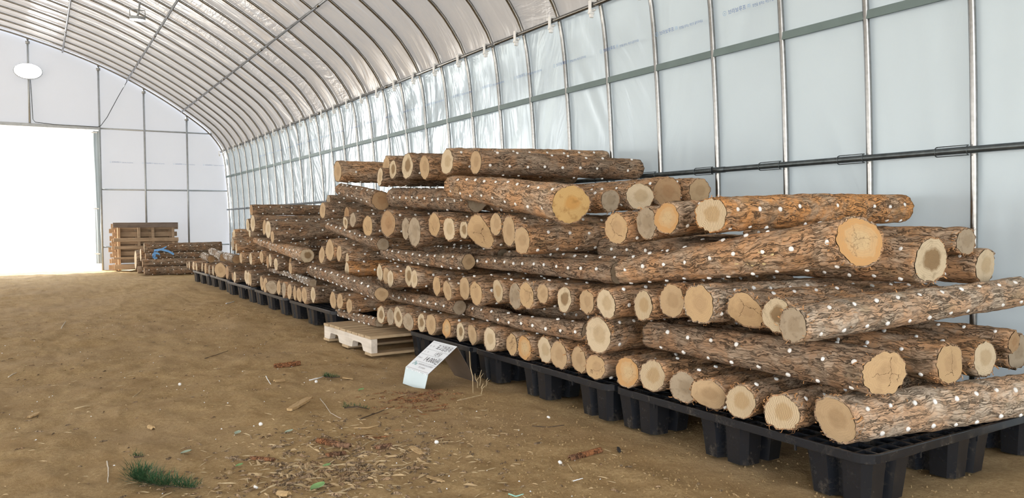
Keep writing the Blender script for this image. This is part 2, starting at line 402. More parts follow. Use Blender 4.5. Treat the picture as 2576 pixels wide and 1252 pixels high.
full = np.concatenate([cl_pts, mir(resample(HALF[k0:], 26))[::-1][1:]])
tag(obj('ceiling', film('ceiling', full, M_FILM_C, ys_far, 23, .016, .008)), kind='structure')
kl = int(np.argmin(np.abs(HALF[:, 1] - 1.75)))   # unseen left side opened below this height to bring sky light onto the logs
tag(obj('wall_left', film('wall_left', mir(resample(HALF[kl:k0 + 1], 6)), M_FILM_R, ys_l, 43)), kind='structure')

# end wall of film with the door opening
DX0, DX1, DZ = -4.2, .945, 2.405
V = []; F = []
xs = np.concatenate([np.linspace(-6.07, DX0, 14), np.linspace(DX0, DX1, 40)[1:], np.linspace(DX1, 3.10, 30)[1:]])
NZ = 20
for i, x in enumerate(xs):
    zt = zprof(x) + .05
    for j in range(NZ):
        z = zt * j / (NZ - 1)
        V.append((x, YE + .03 + .008 * float(vnoise(x * 2.3, z * 1.7, 0, 9)), z))
for i in range(len(xs) - 1):
    xm = (xs[i] + xs[i + 1]) / 2
    for j in range(NZ - 1):
        F.append((i * NZ + j, i * NZ + j + 1, (i + 1) * NZ + j + 1, (i + 1) * NZ + j))
# columns over the door start at the lintel
V = np.array(V)
for i, x in enumerate(xs):
    if DX0 - 1e-6 <= x <= DX1 + 1e-6:
        pass
keep = []; extra_v = []; extra_f = []
for f in F:
    xm = V[list(f), 0].mean()
    if DX0 < xm < DX1: continue
    keep.append(f)
cols = [i for i, x in enumerate(xs) if DX0 - 1e-6 <= x <= DX1 + 1e-6]
b0 = len(V); nv2 = 10
for i in cols:
    zt = zprof(xs[i]) + .05
    for j in range(nv2):
        z = DZ + (zt - DZ) * j / (nv2 - 1)
        extra_v.append((xs[i], YE + .03 + .008 * float(vnoise(xs[i] * 2.3, z * 1.7, 0, 9)), z))
for a in range(len(cols) - 1):
    for j in range(nv2 - 1):
        extra_f.append((b0 + a * nv2 + j, b0 + a * nv2 + j + 1, b0 + (a + 1) * nv2 + j + 1, b0 + (a + 1) * nv2 + j))
wall_back = tag(obj('wall_back', mesh('wall_back', list(map(tuple, V)) + extra_v, keep + extra_f, M_FILM_B, True)), kind='structure')
for i, x in enumerate((-.045, .965, 1.66, 2.355)):
    m = MB(); m.tube([(x, YE - .01, 0 if x > .9 else DZ), (x, YE - .01, zprof(x) - .01)], .017, 10)
    m.box(x - .03, x + .03, YE - .03, YE + .01, zprof(x) - .09, zprof(x) - .05)
    m.build('post', M_ENDPIPE, wall_back, True)
for z in (2.43, 1.39, .402):
    m = MB(); m.tube([(.97, YE + .0, z), (3.05, YE + .0, z + .006)], .014, 8); m.build('rail', M_ENDPIPE, wall_back, True)
# white prints on the end film come later with the other lettering

# near end wall behind the camera, unseen; its opening widened to light the logs
m = MB()
nx_ = np.concatenate([np.linspace(-6.07, -5.6, 3), np.linspace(-5.6, 2.4, 30)[1:], np.linspace(2.4, 3.06, 5)[1:]])
for i in range(len(nx_) - 1):
    xa, xb = nx_[i], nx_[i + 1]; zb = DZ if -5.7 <= xa and xb <= 2.5 else 0
    zb = min(zb * 1.18, zprof(xa) - .1)
    m.add([(xa, YN, zb), (xb, YN, zb), (xb, YN, zprof(xb)), (xa, YN, zprof(xa))], [(0, 1, 2, 3)])
tag(m.build('wall_front', M_FILM_B), kind='structure')
door = tag(empty('door_1', (DX1, YE, 0)), kind='structure')
m = MB(); m.bevbox(DX0 - DX1, .02, -.03, .02, 2.40, 2.455, .004); m.build('lintel', M_ENDPIPE, door)
m = MB()
N = 26
for s in range(2):
    pass
pv = []; pf = []
for j in range(N):
    z = .12 + 2.26 * j / (N - 1)
    for k in range(9):
        a = k / 8
        pv.append((-.085 + .085 * a + .012 * float(vnoise(z * 1.4, k * .3, 1, 5)), -.045 + .02 * math.sin(a * 9.4 + z), z))
pf = grid_faces(N, 9)
obj('curtain', mesh('curtain', pv, pf, M_FILM_R, True), door)
m = MB()
for z in (.28, 1.05, 2.34): m.box(-.11, -.02, -.07, -.05, z, z + .02)
m.build('curtain_clip', M_CLIP, door)

# ------------------------------------------------------------------ steel frame
frame = tag(empty('trim_1', (0, 0, 0)), kind='structure')
prof_full = np.concatenate([resample(HALF, 64), mir(resample(HALF, 30))[::-1][1:]])
m = MB(); m.tube([(p[0], 0, p[1]) for p in prof_full], .0138, 8); rib_me = m.me('rib', M_STEEL, True)
for y in RIBS: obj('rib', rib_me, frame, (0, y, 0))
for (x, z, r, mt) in ((2.93, 2.108, .0138, M_STEEL), (3.024, 1.05, .0138, M_STEEL_D), (.445, 3.658, .0138, M_STEEL), (1.40, 3.275, .0138, M_STEEL), (2.262, 2.792, .0138, M_STEEL),
                      (-.6, 3.945, .0138, M_STEEL)):
    m = MB(); m.tube([(x, YN, z), (x, YE - .03, z)], r, 10)
    for k, y in enumerate(np.arange(-3.5, 14.5, 2.1)):
        m.tube([(x, y, z), (x, y + .09, z)], r * 1.13, 10)
    m.build('purlin', mt, frame, True)
m = MB(); m.box(3.012, 3.026, YN, YE - .03, 1.637, 1.673); m.build('purlin', M_CHANNEL, frame)
# white plastic clips at the shoulder, wire clips on the low rail
m = MB()
m.bevbox(-.022, .012, -.013, .013, .018, .030, .003); m.bevbox(-.030, -.018, -.012, .012, -.045, .028, .003); m.bevbox(-.034, .004, -.012, .012, -.055, -.040, .003)
m.bevbox(-.004, .012, -.016, .016, -.034, -.022, .003); m.bevbox(-.026, .0, -.009, .009, -.075, -.052, .003)
clip_me = m.me('clip', M_CLIP)
for y in RIBS[9:]: obj('clip', clip_me, frame, (2.93, y + .03, 2.106))
m = MB()
for yy in (.004, .125): m.tube([(-.016 * math.cos(a), yy, .018 * math.sin(a)) for a in np.linspace(-1.7, 1.7, 9)], .0022, 5)
m.tube([(.0, .004, .019), (.0, .125, .019)], .002, 5); m.tube([(.0, .0, -.019), (.0, .125, -.019)], .002, 5)
wire_me = m.me('wire_clip', M_STEEL_D, True)
for y in RIBS[9:20]: obj('wire_clip', wire_me, frame, (3.024, y, 1.05))

# ------------------------------------------------------------------ ground
def gz(x, y):
    x = np.asarray(x, float); y = np.asarray(y, float)
    h = .012 * vnoise(x * 1.1, y * 1.1, 0, 60) + .012 * vnoise(x * 3.7, y * 3.7, 0, 61) + .0075 * vnoise(x * 10, y * 10, 0, 62) + .004 * vnoise(x * 27, y * 27, 0, 63)
    h = h + .0018 * vnoise(x * 62, y * 62, 0, 64)
    edge = np.clip((x - 1.55) / .3, 0, 1)
    h = h * (1 - .45 * edge) - .012 * edge * (1 - np.clip((y - 5) / 2, 0, 1))
    h = h + .028 * np.clip((y - 6.2) / 1.5, 0, 1) * np.clip((12.6 - y) / 1.0, 0, 1) * np.clip((x - .6) / 1.0, 0, 1)
    return h - .004
ysg = [-4.0]
while ysg[-1] < 15.2: ysg.append(ysg[-1] + (.2 if ysg[-1] < .6 else .016 if ysg[-1] < 2.6 else .024 if ysg[-1] < 4.5 else .05 if ysg[-1] < 8 else .1))
xsg = np.concatenate([np.arange(-6.2, -2, .2), np.arange(-2, -.4, .04), np.arange(-.4, 2.2, .016), np.arange(2.2, 3.16, .04)])
ysg = np.array(ysg)
X, Y = np.meshgrid(xsg, ysg, indexing='ij')
Z = gz(X, Y)
tag(obj('floor', mesh('floor', np.stack([X, Y, Z], -1).reshape(-1, 3), [f[::-1] for f in grid_faces(len(xsg), len(ysg))], M_SOIL, True)), kind='structure')
xo = np.linspace(-40, 40, 60); yo = np.linspace(15.0, 70, 50)
X, Y = np.meshgrid(xo, yo, indexing='ij')
Z = -.02 + np.clip((Y - 20) / 14, 0, 1) * (2.2 + .7 * vnoise(X * .2, Y * .2, 0, 70)) + .1 * vnoise(X * .9, Y * .9, 0, 71) * np.clip((Y - 16) / 3, 0, 1)
tag(obj('terrain', mesh('terrain', np.stack([X, Y, Z], -1).reshape(-1, 3), [f[::-1] for f in grid_faces(60, 50)], M_OUT, True)), kind='structure')
m = MB(); m.add([(-60, -60, -.06), (60, -60, -.06), (60, 15.05, -.06), (-60, 15.05, -.06)], [(0, 1, 2, 3)]); tag(m.build('terrain_near', M_OUT), kind='structure')

# ------------------------------------------------------------------ black plastic pallets
def leg_mesh():
    def ring(s, z):
        a = s / 2; g = s * .10; d = s * .16; c = s * .10
        q = [(a - c, -a), (g + .004, -a), (g * .6, -a + d), (-g * .6, -a + d), (-g - .004, -a), (-a + c, -a), (-a, -a + c)]
        pts = []
        for k in range(4):
            ca, sa = [(1, 0), (0, -1), (-1, 0), (0, 1)][k]
            for (x, y) in q: pts.append((ca * x - sa * y, sa * x + ca * y, z))
        return pts
    rs = [ring(.215, -.022), ring(.205, -.06), ring(.186, -.152)]
    v = [p for r in rs for p in r]; n = len(rs[0]); f = []
    for i in range(2):
        for k in range(n):
            k2 = (k + 1) % n; f.append((i * n + k, (i + 1) * n + k, (i + 1) * n + k2, i * n + k2))
    f.append(tuple(2 * n + k for k in range(n)))
    # drain slots low on each lobe, thin raised lips
    mb = MB(); mb.add(v, f)
    for k in range(4):
        ca, sa = [(1, 0), (0, -1), (-1, 0), (0, 1)][k]
        for xx in (-.052, .052):
            def P(x, y, z): return (ca * x - sa * y, sa * x + ca * y, z)
            y0 = -.0985; y1 = -.0925
            vs = [P(xx - .0035, y0 + .001, -.108), P(xx + .0035, y0 + .001, -.108), P(xx + .0035, y1, -.150), P(xx - .0035, y1, -.150),
                  P(xx - .0035, y0 + .006, -.108), P(xx + .0035, y0 + .006, -.108), P(xx + .0035, y1 + .006, -.150), P(xx - .0035, y1 + .006, -.150)]
            mb.add(vs, [(0, 1, 2, 3), (0, 4, 5, 1), (1, 5, 6, 2), (2, 6, 7, 3), (3, 7, 4, 0)])
    return mb.me('leg', M_PLASTIC)
LEG = leg_mesh()
def deck_mesh(LX, LY):
    mb = MB(); T = .0; H = .027; b = .006
    # outer band with rounded corners
    def rr(o, z):
        c = .05 - o; pts = []
        for (cx, cy, a0) in ((LX - .05, .05, -90), (LX - .05, LY - .05, 0), (.05, LY - .05, 90), (.05, .05, 180)):
            for k in range(5):
                a = math.radians(a0 + 22.5 * k); pts.append((cx + c * math.cos(a), cy + c * math.sin(a), z))
        return pts
    rings = [rr(.002, -H), rr(0, -H + .002), rr(0, -.002), rr(.002, 0), rr(.010, 0), rr(.010, -H)]
    n = len(rings[0]); v = [p for r in rings for p in r]; f = []
    for i in range(6):
        for k in range(n):
            k2 = (k + 1) % n; i2 = (i + 1) % 6
            f.append((i * n + k, i2 * n + k, i2 * n + k2, i * n + k2)[::-1])
    mb.add(v, f)
    nx = int(round(LX / .055)); ny = int(round(LY / .055))
    for i in range(1, nx):
        x = LX * i / nx; tk = .0035 if i % 4 else .007
        mb.box(x - tk, x + tk, .008, LY - .008, -H + .002, -.001 if i % 4 else 0)
    for j in range(1, ny):
        y = LY * j / ny; tk = .0035 if j % 4 else .007
        mb.box(.008, LX - .008, y - tk, y + tk, -H + .002, -.0015 if j % 4 else -.0005)
    for t_ in (.22, .5, .78):
        mb.box(-.001, .004, LY * t_ - .003, LY * t_ + .003, -H - .014, -H + .004); mb.box(LX * t_ - .003, LX * t_ + .003, -.001, .004, -H - .014, -H + .004)
    return mb.me('deck', M_PLASTIC)
_dk = {}
def plastic_pallet(x, y, z, LX, LY, label, rz=0.0):
    root = tag(empty('plastic_pallet', (x, y, z), rz), label, 'pallet', 'black plastic pallets under the logs')
    if (LX, LY) not in _dk: _dk[(LX, LY)] = deck_mesh(LX, LY)
    obj('deck', _dk[(LX, LY)], root)
    ky = (.118, .5 * LY, LY - .118) if LY > 1 else (.118, LY - .118)
    for a in (.118, .5 * LX, LX - .118):
        for b in ky: obj('leg', LEG, root, (a, b, 0))
    return root
plastic_pallet(1.905, 1.245, .143, 1.1, 1.095, 'black plastic grid pallet at the frame corner, its deck corner uncovered')
plastic_pallet(1.895, 2.348, .143, 1.1, 1.10, 'black plastic pallet second from the camera, right behind the price sign')
plastic_pallet(1.895, 3.462, .140, 1.1, .80, 'short black plastic pallet between the price sign and the wooden pallet')
for i, (x, y) in enumerate(((1.80, 5.38), (1.765, 6.52), (1.765, 7.66), (1.775, 8.80), (1.775, 9.94))):
    plastic_pallet(x, y, (.150, .160, .168, .172, .172)[i], 1.1, 1.10,
                   ('first', 'second', 'third', 'fourth', 'last')[i] + ' black plastic pallet of the row beyond the wooden pallet', (.01, -.008, .012, -.01, 0)[i])

# ------------------------------------------------------------------ wooden pallet
wp = tag(empty('wooden_pallet', (1.675, 4.30, 0), .03), 'low wooden pallet with whitewashed notched front beam beside the logs', 'pallet')
def stringer(name, x0, x1, L, mat, parent):
    prof = [(0, .012), (.10, .012), (.125, .014), (.15, .052), (.17, .056), (.27, .056), (.29, .052), (.305, .014), (.33, .012), (.50, .012), (.525, .014), (.545, .052), (.56, .056), (.66, .056), (.68, .052), (.70, .014), (.72, .012), (L, .012), (L, .095), (0, .095)]
    n = len(prof); v = [(x0, y, z) for y, z in prof] + [(x1, y, z) for y, z in prof]
    f = [(k, (k + 1) % n, n + (k + 1) % n, n + k) for k in range(n)]
    f.append(tuple(range(n))[::-1]); f.append(tuple(range(n, 2 * n)))
    return obj(name, mesh(name, v, f, mat), parent)
for (a, b, mt) in ((0, .038, M_WOOD_Y), (.52, .558, M_WOOD_O), (1.0, 1.038, M_WOOD_O)): stringer('stringer', a, b, .80, mt, wp)
bw = .083
for k in range(8):
    y = .004 + k * .1005
    m = MB(); m.bevbox(-.004 + rnd.uniform(-.003, .003), 1.045, y, y + bw + rnd.uniform(-.004, .006), .095, .112 + rnd.uniform(-.002, .002), .002); m.build('board', M_WOOD_X, wp)
for y in (-.012, .36, .70):
    m = MB(); m.bevbox(-.006, 1.045, y, y + .10, -.004, .012, .002); m.build('board', M_WOOD_X, wp)

# upright pallets leaning by the end wall
def upright_pallet(x, y, wd, ht, label, dark_top, seed):
    r = random.Random(seed)
    root = tag(empty('wooden_pallet', (x, y, .0), 0), label, 'pallet')
    root.rotation_euler = (math.radians(-2.5), 0, 0)
    for k, sx in enumerate((.07, .38, .60, wd - .10)):
        m = MB(); m.bevbox(sx, sx + .042, .018, .105, .01, ht - .01, .003); m.build('stringer', M_WOOD_O if k == 0 else M_WOOD_Z, root)
    for k, (z0, z1) in enumerate(((ht - .085, ht), (ht - .325, ht - .262), (ht - .45, ht - .40), (ht - .62, ht - .585), (.03, .11))):
        m = MB(); m.bevbox(-.0 + r.uniform(0, .02), wd + r.uniform(-.01, .01), -.002, .018, z0, z1, .002); m.build('board', M_WOOD_D if k == 0 and dark_top else M_WOOD_Z, root)
    z = .02
    while z < ht - .07:
        h = r.uniform(.06, .085); m = MB(); m.bevbox(r.uniform(-.03, 0), wd + r.uniform(-.02, .02), .105, .124, z, z + h, .002); m.build('board', M_WOOD_Z, root); z += h + r.uniform(.02, .05)
    return root
upright_pallet(1.10, 14.52, 1.02, .82, 'old wooden pallet standing on edge, dark top board, front one', True, 3)
upright_pallet(1.07, 14.66, 1.02, .80, 'wooden pallet standing on edge behind the dark topped one', False, 5)

# ------------------------------------------------------------------ logs
M_FUNGUS = simple('pale_fungus', (.72, .58, .30), .9, 0, .1, .25, 120.0)
M_FIBRE = simple('bark_fibre', (.50, .27, .12), .9, 0, .1, .45, 160.0)
LOGS = [
 ((1.925, 1.365, 0.218), (2.965, 1.218, 0.215), 0.0683, 0.0649, 0, 2, 6, -14, 'C', 'thick log with golden tan sawn end, first from right, bottom near row', 'log ends in the bottom row of the near stack'),
 ((1.898, 1.528, 0.207), (2.996, 1.648, 0.204), 0.0575, 0.0546, 1, 0, 12, 0.0, 'C', 'short log with cream saw-ribbed end, second from right, bottom near row', 'log ends in the bottom row of the near stack'),
 ((1.906, 1.695, 0.207), (2.979, 1.817, 0.203), 0.0555, 0.0527, 1, 0, 4, 0.0, 'C', 'log with gold saw-ribbed end, third from right, bottom near row', 'log ends in the bottom row of the near stack'),
 ((1.888, 1.825, 0.208), (2.961, 1.954, 0.205), 0.0551, 0.0523, 0, 0, 14, 0.0, 'C', 'log with tan end cut in two facets, fourth from right, bottom near row', 'log ends in the bottom row of the near stack'),
 ((1.908, 1.951, 0.207), (2.972, 2.088, 0.204), 0.0571, 0.0542, 3, 0, 10, 0.0, 'C', 'log with grey-brown weathered end, fifth from right, bottom near row', 'log ends in the bottom row of the near stack'),
 ((1.916, 2.122, 0.219), (2.973, 2.207, 0.206), 0.0591, 0.0562, 1, 0, 8, 0.0, 'C', 'log with pale slanted saw-ribbed end, sixth from right, bottom near row', 'log ends in the bottom row of the near stack'),
 ((1.903, 2.248, 0.211), (2.989, 2.333, 0.208), 0.0596, 0.0566, 2, 0, 8, 0.0, 'C', 'log with orange end around a paler core, seventh from right, bottom near row', 'log ends in the bottom row of the near stack'),
 ((1.905, 2.444, 0.2), (2.972, 2.454, 0.199), 0.0508, 0.0482, 7, 0, 16, 0.0, 'C', 'log with smooth orange-tan end, eighth from right, bottom near row', 'log ends in the bottom row of the near stack'),
 ((1.922, 2.579, 0.209), (2.988, 2.583, 0.205), 0.0579, 0.055, 0, 0, 0.0, 0.0, 'C', 'log with tan oval end, ninth from right, bottom near row', 'log ends in the bottom row of the near stack'),
 ((1.906, 2.703, 0.212), (2.97, 2.704, 0.209), 0.0619, 0.0588, 0, 0, 0.0, 0.0, 'C', 'log with golden tan end, tenth from right, bottom near row', 'log ends in the bottom row of the near stack'),
 ((1.923, 2.834, 0.213), (2.981, 2.833, 0.21), 0.0606, 0.0576, 6, 0, 0.0, 0.0, 'C', 'log with very pale cream end, eleventh from right, bottom near row', 'log ends in the bottom row of the near stack'),
 ((1.898, 2.964, 0.209), (2.961, 2.969, 0.206), 0.0581, 0.0552, 2, 0, 0.0, 0.0, 'C', 'log with orange ringed end, twelfth from right, bottom near row', 'log ends in the bottom row of the near stack'),
 ((1.906, 3.087, 0.207), (2.969, 3.091, 0.207), 0.0565, 0.0537, 7, 0, 0.0, 0.0, 'C', 'log with tan-orange end, thirteenth from right, bottom near row', 'log ends in the bottom row of the near stack'),
 ((1.87, 3.233, 0.216), (2.954, 3.267, 0.214), 0.0634, 0.0603, 6, 0, 0.0, 0.0, 'C', 'large log with pale cream end, fourteenth from right, bottom near row', 'log ends in the bottom row of the near stack'),
 ((1.914, 3.491, 0.205), (2.97, 3.482, 0.204), 0.0549, 0.0521, 0, 0, 0.0, 0.0, 'C', 'log with tan end, fifteenth from right, bottom near row', 'log ends in the bottom row of the near stack'),
 ((1.913, 3.62, 0.203), (2.967, 3.609, 0.202), 0.053, 0.0503, 4, 0, 0.0, 0.0, 'C', 'log with cream end and brown heart, sixteenth from right, bottom near row', 'log ends in the bottom row of the near stack'),
 ((1.904, 3.764, 0.205), (2.963, 3.76, 0.205), 0.0552, 0.0524, 2, 0, 0.0, 0.0, 'C', 'log with concentric tan rings, seventeenth from right, bottom near row', 'log ends in the bottom row of the near stack'),
 ((1.886, 3.924, 0.212), (2.954, 3.94, 0.209), 0.0621, 0.059, 0, 0, 0.0, 0.0, 'C', 'log with plain tan end, eighteenth from right, bottom near row', 'log ends in the bottom row of the near stack'),
 ((1.883, 4.044, 0.207), (2.951, 4.061, 0.204), 0.0573, 0.0544, 4, 0, 0.0, 0.0, 'C', 'log with narrow pale-rimmed end, nineteenth from right, bottom near row', 'log ends in the bottom row of the near stack'),
 ((1.853, 4.159, 0.204), (2.931, 4.201, 0.201), 0.054, 0.0513, 3, 0, 14, 0.0, 'C', 'log with split grey end, twentieth from right, bottom near row', 'log ends in the bottom row of the near stack'),
 ((1.844, 4.291, 0.218), (2.924, 4.327, 0.215), 0.0682, 0.0648, 4, 0, 0.0, 0.0, 'C', 'log with tall pointed end, pale rim and brown heart, twenty-first from right, bottom near row', 'log ends in the bottom row of the near stack'),
 ((1.852, 4.428, 0.205), (2.927, 4.465, 0.202), 0.0553, 0.0525, 3, 0, 0.0, 0.0, 'C', 'log with dull tan end, twenty-second from right, bottom near row', 'log ends in the bottom row of the near stack'),
 ((1.837, 4.544, 0.208), (2.912, 4.584, 0.205), 0.0583, 0.0554, 4, 0, 0.0, 0.0, 'C', 'log with cream rim and olive heart, twenty-third from right, bottom near row', 'log ends in the bottom row of the near stack'),
 ((1.799, 5.013, 0.224), (2.859, 5.098, 0.227), 0.0514, 0.0488, 0, 0, 0.0, 0.0, 'C', 'log with tan end, lowest of three, on wooden pallet', 'logs on the wooden pallet'),
 ((1.79, 5.176, 0.243), (2.866, 5.22, 0.241), 0.0588, 0.0558, 0, 0, 0.0, 0.0, 'C', 'log with light tan oval end, on wooden pallet', 'logs on the wooden pallet'),
 ((1.788, 5.317, 0.237), (2.862, 5.358, 0.235), 0.0666, 0.0633, 0, 1, 0.0, 0.0, 'C', 'log with tan end, leftmost of three, on wooden pallet', 'logs on the wooden pallet'),
 ((1.865, 4.64, 0.145), (1.864, 5.423, 0.14), 0.0316, 0.0287, 3, 1, 0.0, 0.0, 'A', 'dark log lying lengthwise on the wooden pallet, on wooden pallet', 'logs on the wooden pallet'),
 ((1.793, 5.797, 0.238), (2.855, 5.805, 0.238), 0.0662, 0.0629, 6, 1, 0, 0.0, 'C', 'log with pale cream end, first from right, bottom far row', 'log ends in the bottom row of the far stack'),
 ((1.767, 5.935, 0.226), (2.83, 5.952, 0.222), 0.0689, 0.0655, 0, 0, 0, 0.0, 'C', 'log with tan end, second from right, bottom far row', 'log ends in the bottom row of the far stack'),
 ((1.768, 6.08, 0.219), (2.83, 6.089, 0.219), 0.0619, 0.0588, 0, 1, 0, 0.0, 'C', 'log with tan end, third from right, bottom far row', 'log ends in the bottom row of the far stack'),
 ((1.773, 6.218, 0.223), (2.836, 6.226, 0.22), 0.0626, 0.0595, 0, 1, 0, 0.0, 'C', 'log with tan end, fourth from right, bottom far row', 'log ends in the bottom row of the far stack'),
 ((1.768, 6.351, 0.225), (2.83, 6.356, 0.224), 0.0672, 0.0638, 0, 1, 0, 0.0, 'C', 'log with tan end, fifth from right, bottom far row', 'log ends in the bottom row of the far stack'),
 ((1.764, 6.506, 0.229), (2.825, 6.505, 0.227), 0.071, 0.0674, 3, 0, 0, 0.0, 'C', 'log with grey-brown end, sixth from right, bottom far row', 'log ends in the bottom row of the far stack'),
 ((1.761, 6.656, 0.237), (2.822, 6.655, 0.233), 0.0695, 0.066, 0, 1, 0, 0.0, 'C', 'log with tan end, seventh from right, bottom far row', 'log ends in the bottom row of the far stack'),
 ((1.743, 6.82, 0.23), (2.804, 6.827, 0.226), 0.0627, 0.0596, 3, 1, 30, 0.0, 'C', 'log with grey-brown end, eighth from right, bottom far row', 'log ends in the bottom row of the far stack'),
 ((1.737, 7.01, 0.239), (2.8, 7.019, 0.235), 0.0711, 0.0676, 0, 1, 0, 0.0, 'C', 'log with tan end, ninth from right, bottom far row', 'log ends in the bottom row of the far stack'),
 ((1.742, 7.163, 0.243), (2.805, 7.172, 0.239), 0.0715, 0.0679, 0, 1, 0, 0.0, 'C', 'log with tan end, tenth from right, bottom far row', 'log ends in the bottom row of the far stack'),
 ((1.734, 7.563, 0.253), (2.792, 7.563, 0.251), 0.0685, 0.0651, 0, 1, 0, 0.0, 'C', 'log with tan end, eleventh from right, bottom far row', 'log ends in the bottom row of the far stack'),
 ((1.75, 7.711, 0.258), (2.81, 7.712, 0.259), 0.0744, 0.0706, 6, 1, 0, 0.0, 'C', 'log with pale cream end, twelfth from right, bottom far row', 'log ends in the bottom row of the far stack'),
 ((1.765, 7.868, 0.257), (2.826, 7.864, 0.258), 0.0767, 0.0729, 6, 1, 0, 0.0, 'C', 'log with pale cream end, thirteenth from right, bottom far row', 'log ends in the bottom row of the far stack'),
 ((1.746, 8.306, 0.234), (2.806, 8.308, 0.231), 0.0589, 0.056, 6, 1, 0, 0.0, 'C', 'log with pale cream end, fourteenth from right, bottom far row', 'log ends in the bottom row of the far stack'),
 ((1.749, 8.424, 0.232), (2.809, 8.423, 0.232), 0.0488, 0.0463, 5, 0, 0, 0.0, 'C', 'log with red-brown end, fifteenth from right, bottom far row', 'log ends in the bottom row of the far stack'),
 ((1.747, 8.678, 0.262), (2.807, 8.678, 0.262), 0.0788, 0.0749, 5, 1, 0, 0.0, 'C', 'log with red-brown end, sixteenth from right, bottom far row', 'log ends in the bottom row of the far stack'),
 ((1.746, 9.037, 0.267), (2.806, 9.038, 0.263), 0.0877, 0.0833, 0, 1, 30, 0.0, 'C', 'log with tan end, seventeenth from right, bottom far row', 'log ends in the bottom row of the far stack'),
 ((1.745, 9.245, 0.247), (2.805, 9.247, 0.244), 0.0681, 0.0647, 6, 1, 0, 0.0, 'C', 'log with pale cream end, eighteenth from right, bottom far row', 'log ends in the bottom row of the far stack'),
 ((1.745, 9.446, 0.245), (2.805, 9.446, 0.245), 0.0591, 0.0561, 6, 1, 0, 0.0, 'C', 'log with pale cream end, nineteenth from right, bottom far row', 'log ends in the bottom row of the far stack'),
 ((1.744, 9.68, 0.24), (2.804, 9.682, 0.237), 0.0615, 0.0584, 3, 1, 0, 0.0, 'C', 'log with grey-brown end, twentieth from right, bottom far row', 'log ends in the bottom row of the far stack'),
 ((1.745, 9.923, 0.246), (2.804, 9.917, 0.243), 0.0675, 0.0641, 0, 0, 0, 0.0, 'C', 'log with tan end, twenty-first from right, bottom far row', 'log ends in the bottom row of the far stack'),
 ((1.744, 10.131, 0.257), (2.803, 10.127, 0.256), 0.0665, 0.0631, 6, 1, 0, 0.0, 'C', 'log with pale cream end, twenty-second from right, bottom far row', 'log ends in the bottom row of the far stack'),
 ((1.742, 10.51, 0.235), (2.802, 10.513, 0.232), 0.0565, 0.0537, 6, 1, 0, 0.0, 'C', 'log with pale cream end, twenty-third from right, bottom far row', 'log ends in the bottom row of the far stack'),
 ((1.742, 10.738, 0.243), (2.802, 10.738, 0.243), 0.0625, 0.0594, 6, 0, 0, 0.0, 'C', 'log with pale cream end, twenty-fourth from right, bottom far row', 'log ends in the bottom row of the far stack'),
 ((1.742, 11.065, 0.239), (2.802, 11.065, 0.239), 0.0532, 0.0505, 6, 1, 0, 0.0, 'C', 'log with pale cream end, twenty-fifth from right, bottom far row', 'log ends in the bottom row of the far stack'),
 ((1.742, 11.245, 0.229), (2.802, 11.245, 0.229), 0.0485, 0.0461, 6, 1, 0, 0.0, 'C', 'log with pale cream end, twenty-sixth from right, bottom far row', 'log ends in the bottom row of the far stack'),
 ((2.002, 1.267, 0.357), (2.005, 2.223, 0.351), 0.0654, 0.0507, 7, 1, 24, 0.0, 'A', 'dark-barked log pointing at the camera with a round honey end, second near layer', 'lengthwise logs of the second layer'),
 ((2.363, 1.284, 0.347), (2.37, 2.345, 0.357), 0.065, 0.0598, 7, 0, 4, 0.0, 'A', 'log with oval tan end and small cracks, second near layer', 'lengthwise logs of the second layer'),
 ((2.642, 1.322, 0.328), (2.647, 2.393, 0.343), 0.0639, 0.0587, 6, 0, 6, 0.0, 'A', 'log with bright cream oval end, second near layer', 'lengthwise logs of the second layer'),
 ((2.928, 1.354, 0.319), (2.934, 2.431, 0.331), 0.0653, 0.0601, 3, 0, 4, 0.0, 'A', 'log with grey-tan end at the frame edge, second near layer', 'lengthwise logs of the second layer'),
 ((2.83, 1.322, 0.366), (2.841, 2.208, 0.384), 0.0401, 0.0369, 5, 0, 0.0, 0.0, 'A', 'small log with fallen bark behind, second near layer', 'lengthwise logs of the second layer'),
 ((1.895, 2.415, 0.334), (3.0, 2.589, 0.341), 0.073, 0.0694, 6, 0, -2, 0.0, 'C', 'very large cream log end jutting out of the second layer of near stack', 'lengthwise logs of the second layer'),
 ((1.957, 2.551, 0.326), (1.958, 3.291, 0.309), 0.0427, 0.0304, 3, 1, 0.0, 0.0, 'A', 'log lying lengthwise left of the very large cream end, second near layer', 'lengthwise logs of the second layer'),
 ((2.031, 3.327, 0.301), (2.032, 3.842, 0.308), 0.0397, 0.0344, 3, 1, 0.0, 0.0, 'A', 'log lying lengthwise with torn orange far end, second near layer', 'lengthwise logs of the second layer'),
 ((1.95, 3.699, 0.324), (1.953, 4.742, 0.325), 0.0425, 0.0324, 3, 1, 0.0, 0.0, 'A', 'long dark log with two rows of plugs, second near layer', 'lengthwise logs of the second layer'),
 ((1.732, 4.273, 0.365), (1.731, 5.587, 0.441), 0.0472, 0.0475, 0, 1, 0.0, 0.0, 'A', 'long log with rounded mossy far end, second near layer', 'lengthwise logs of the second layer'),
 ((1.854, 1.457, 0.482), (2.976, 1.37, 0.529), 0.0541, 0.0514, 3, 2, 0.0, 0.0, 'C', 'grey-barked log with many plugs and a dull olive-grey end, first from right, third near layer', 'log ends of the third layer'),
 ((1.933, 1.579, 0.495), (2.995, 1.579, 0.487), 0.0561, 0.0533, 4, 0, 4, 0.0, 'C', 'log with pale rim and large dark brown heart, second from right, third near layer', 'log ends of the third layer'),
 ((1.926, 1.706, 0.497), (2.988, 1.708, 0.482), 0.0641, 0.0609, 7, 0, 8, 0.0, 'C', 'log with stepped two-part tan end, third from right, third near layer', 'log ends of the third layer'),
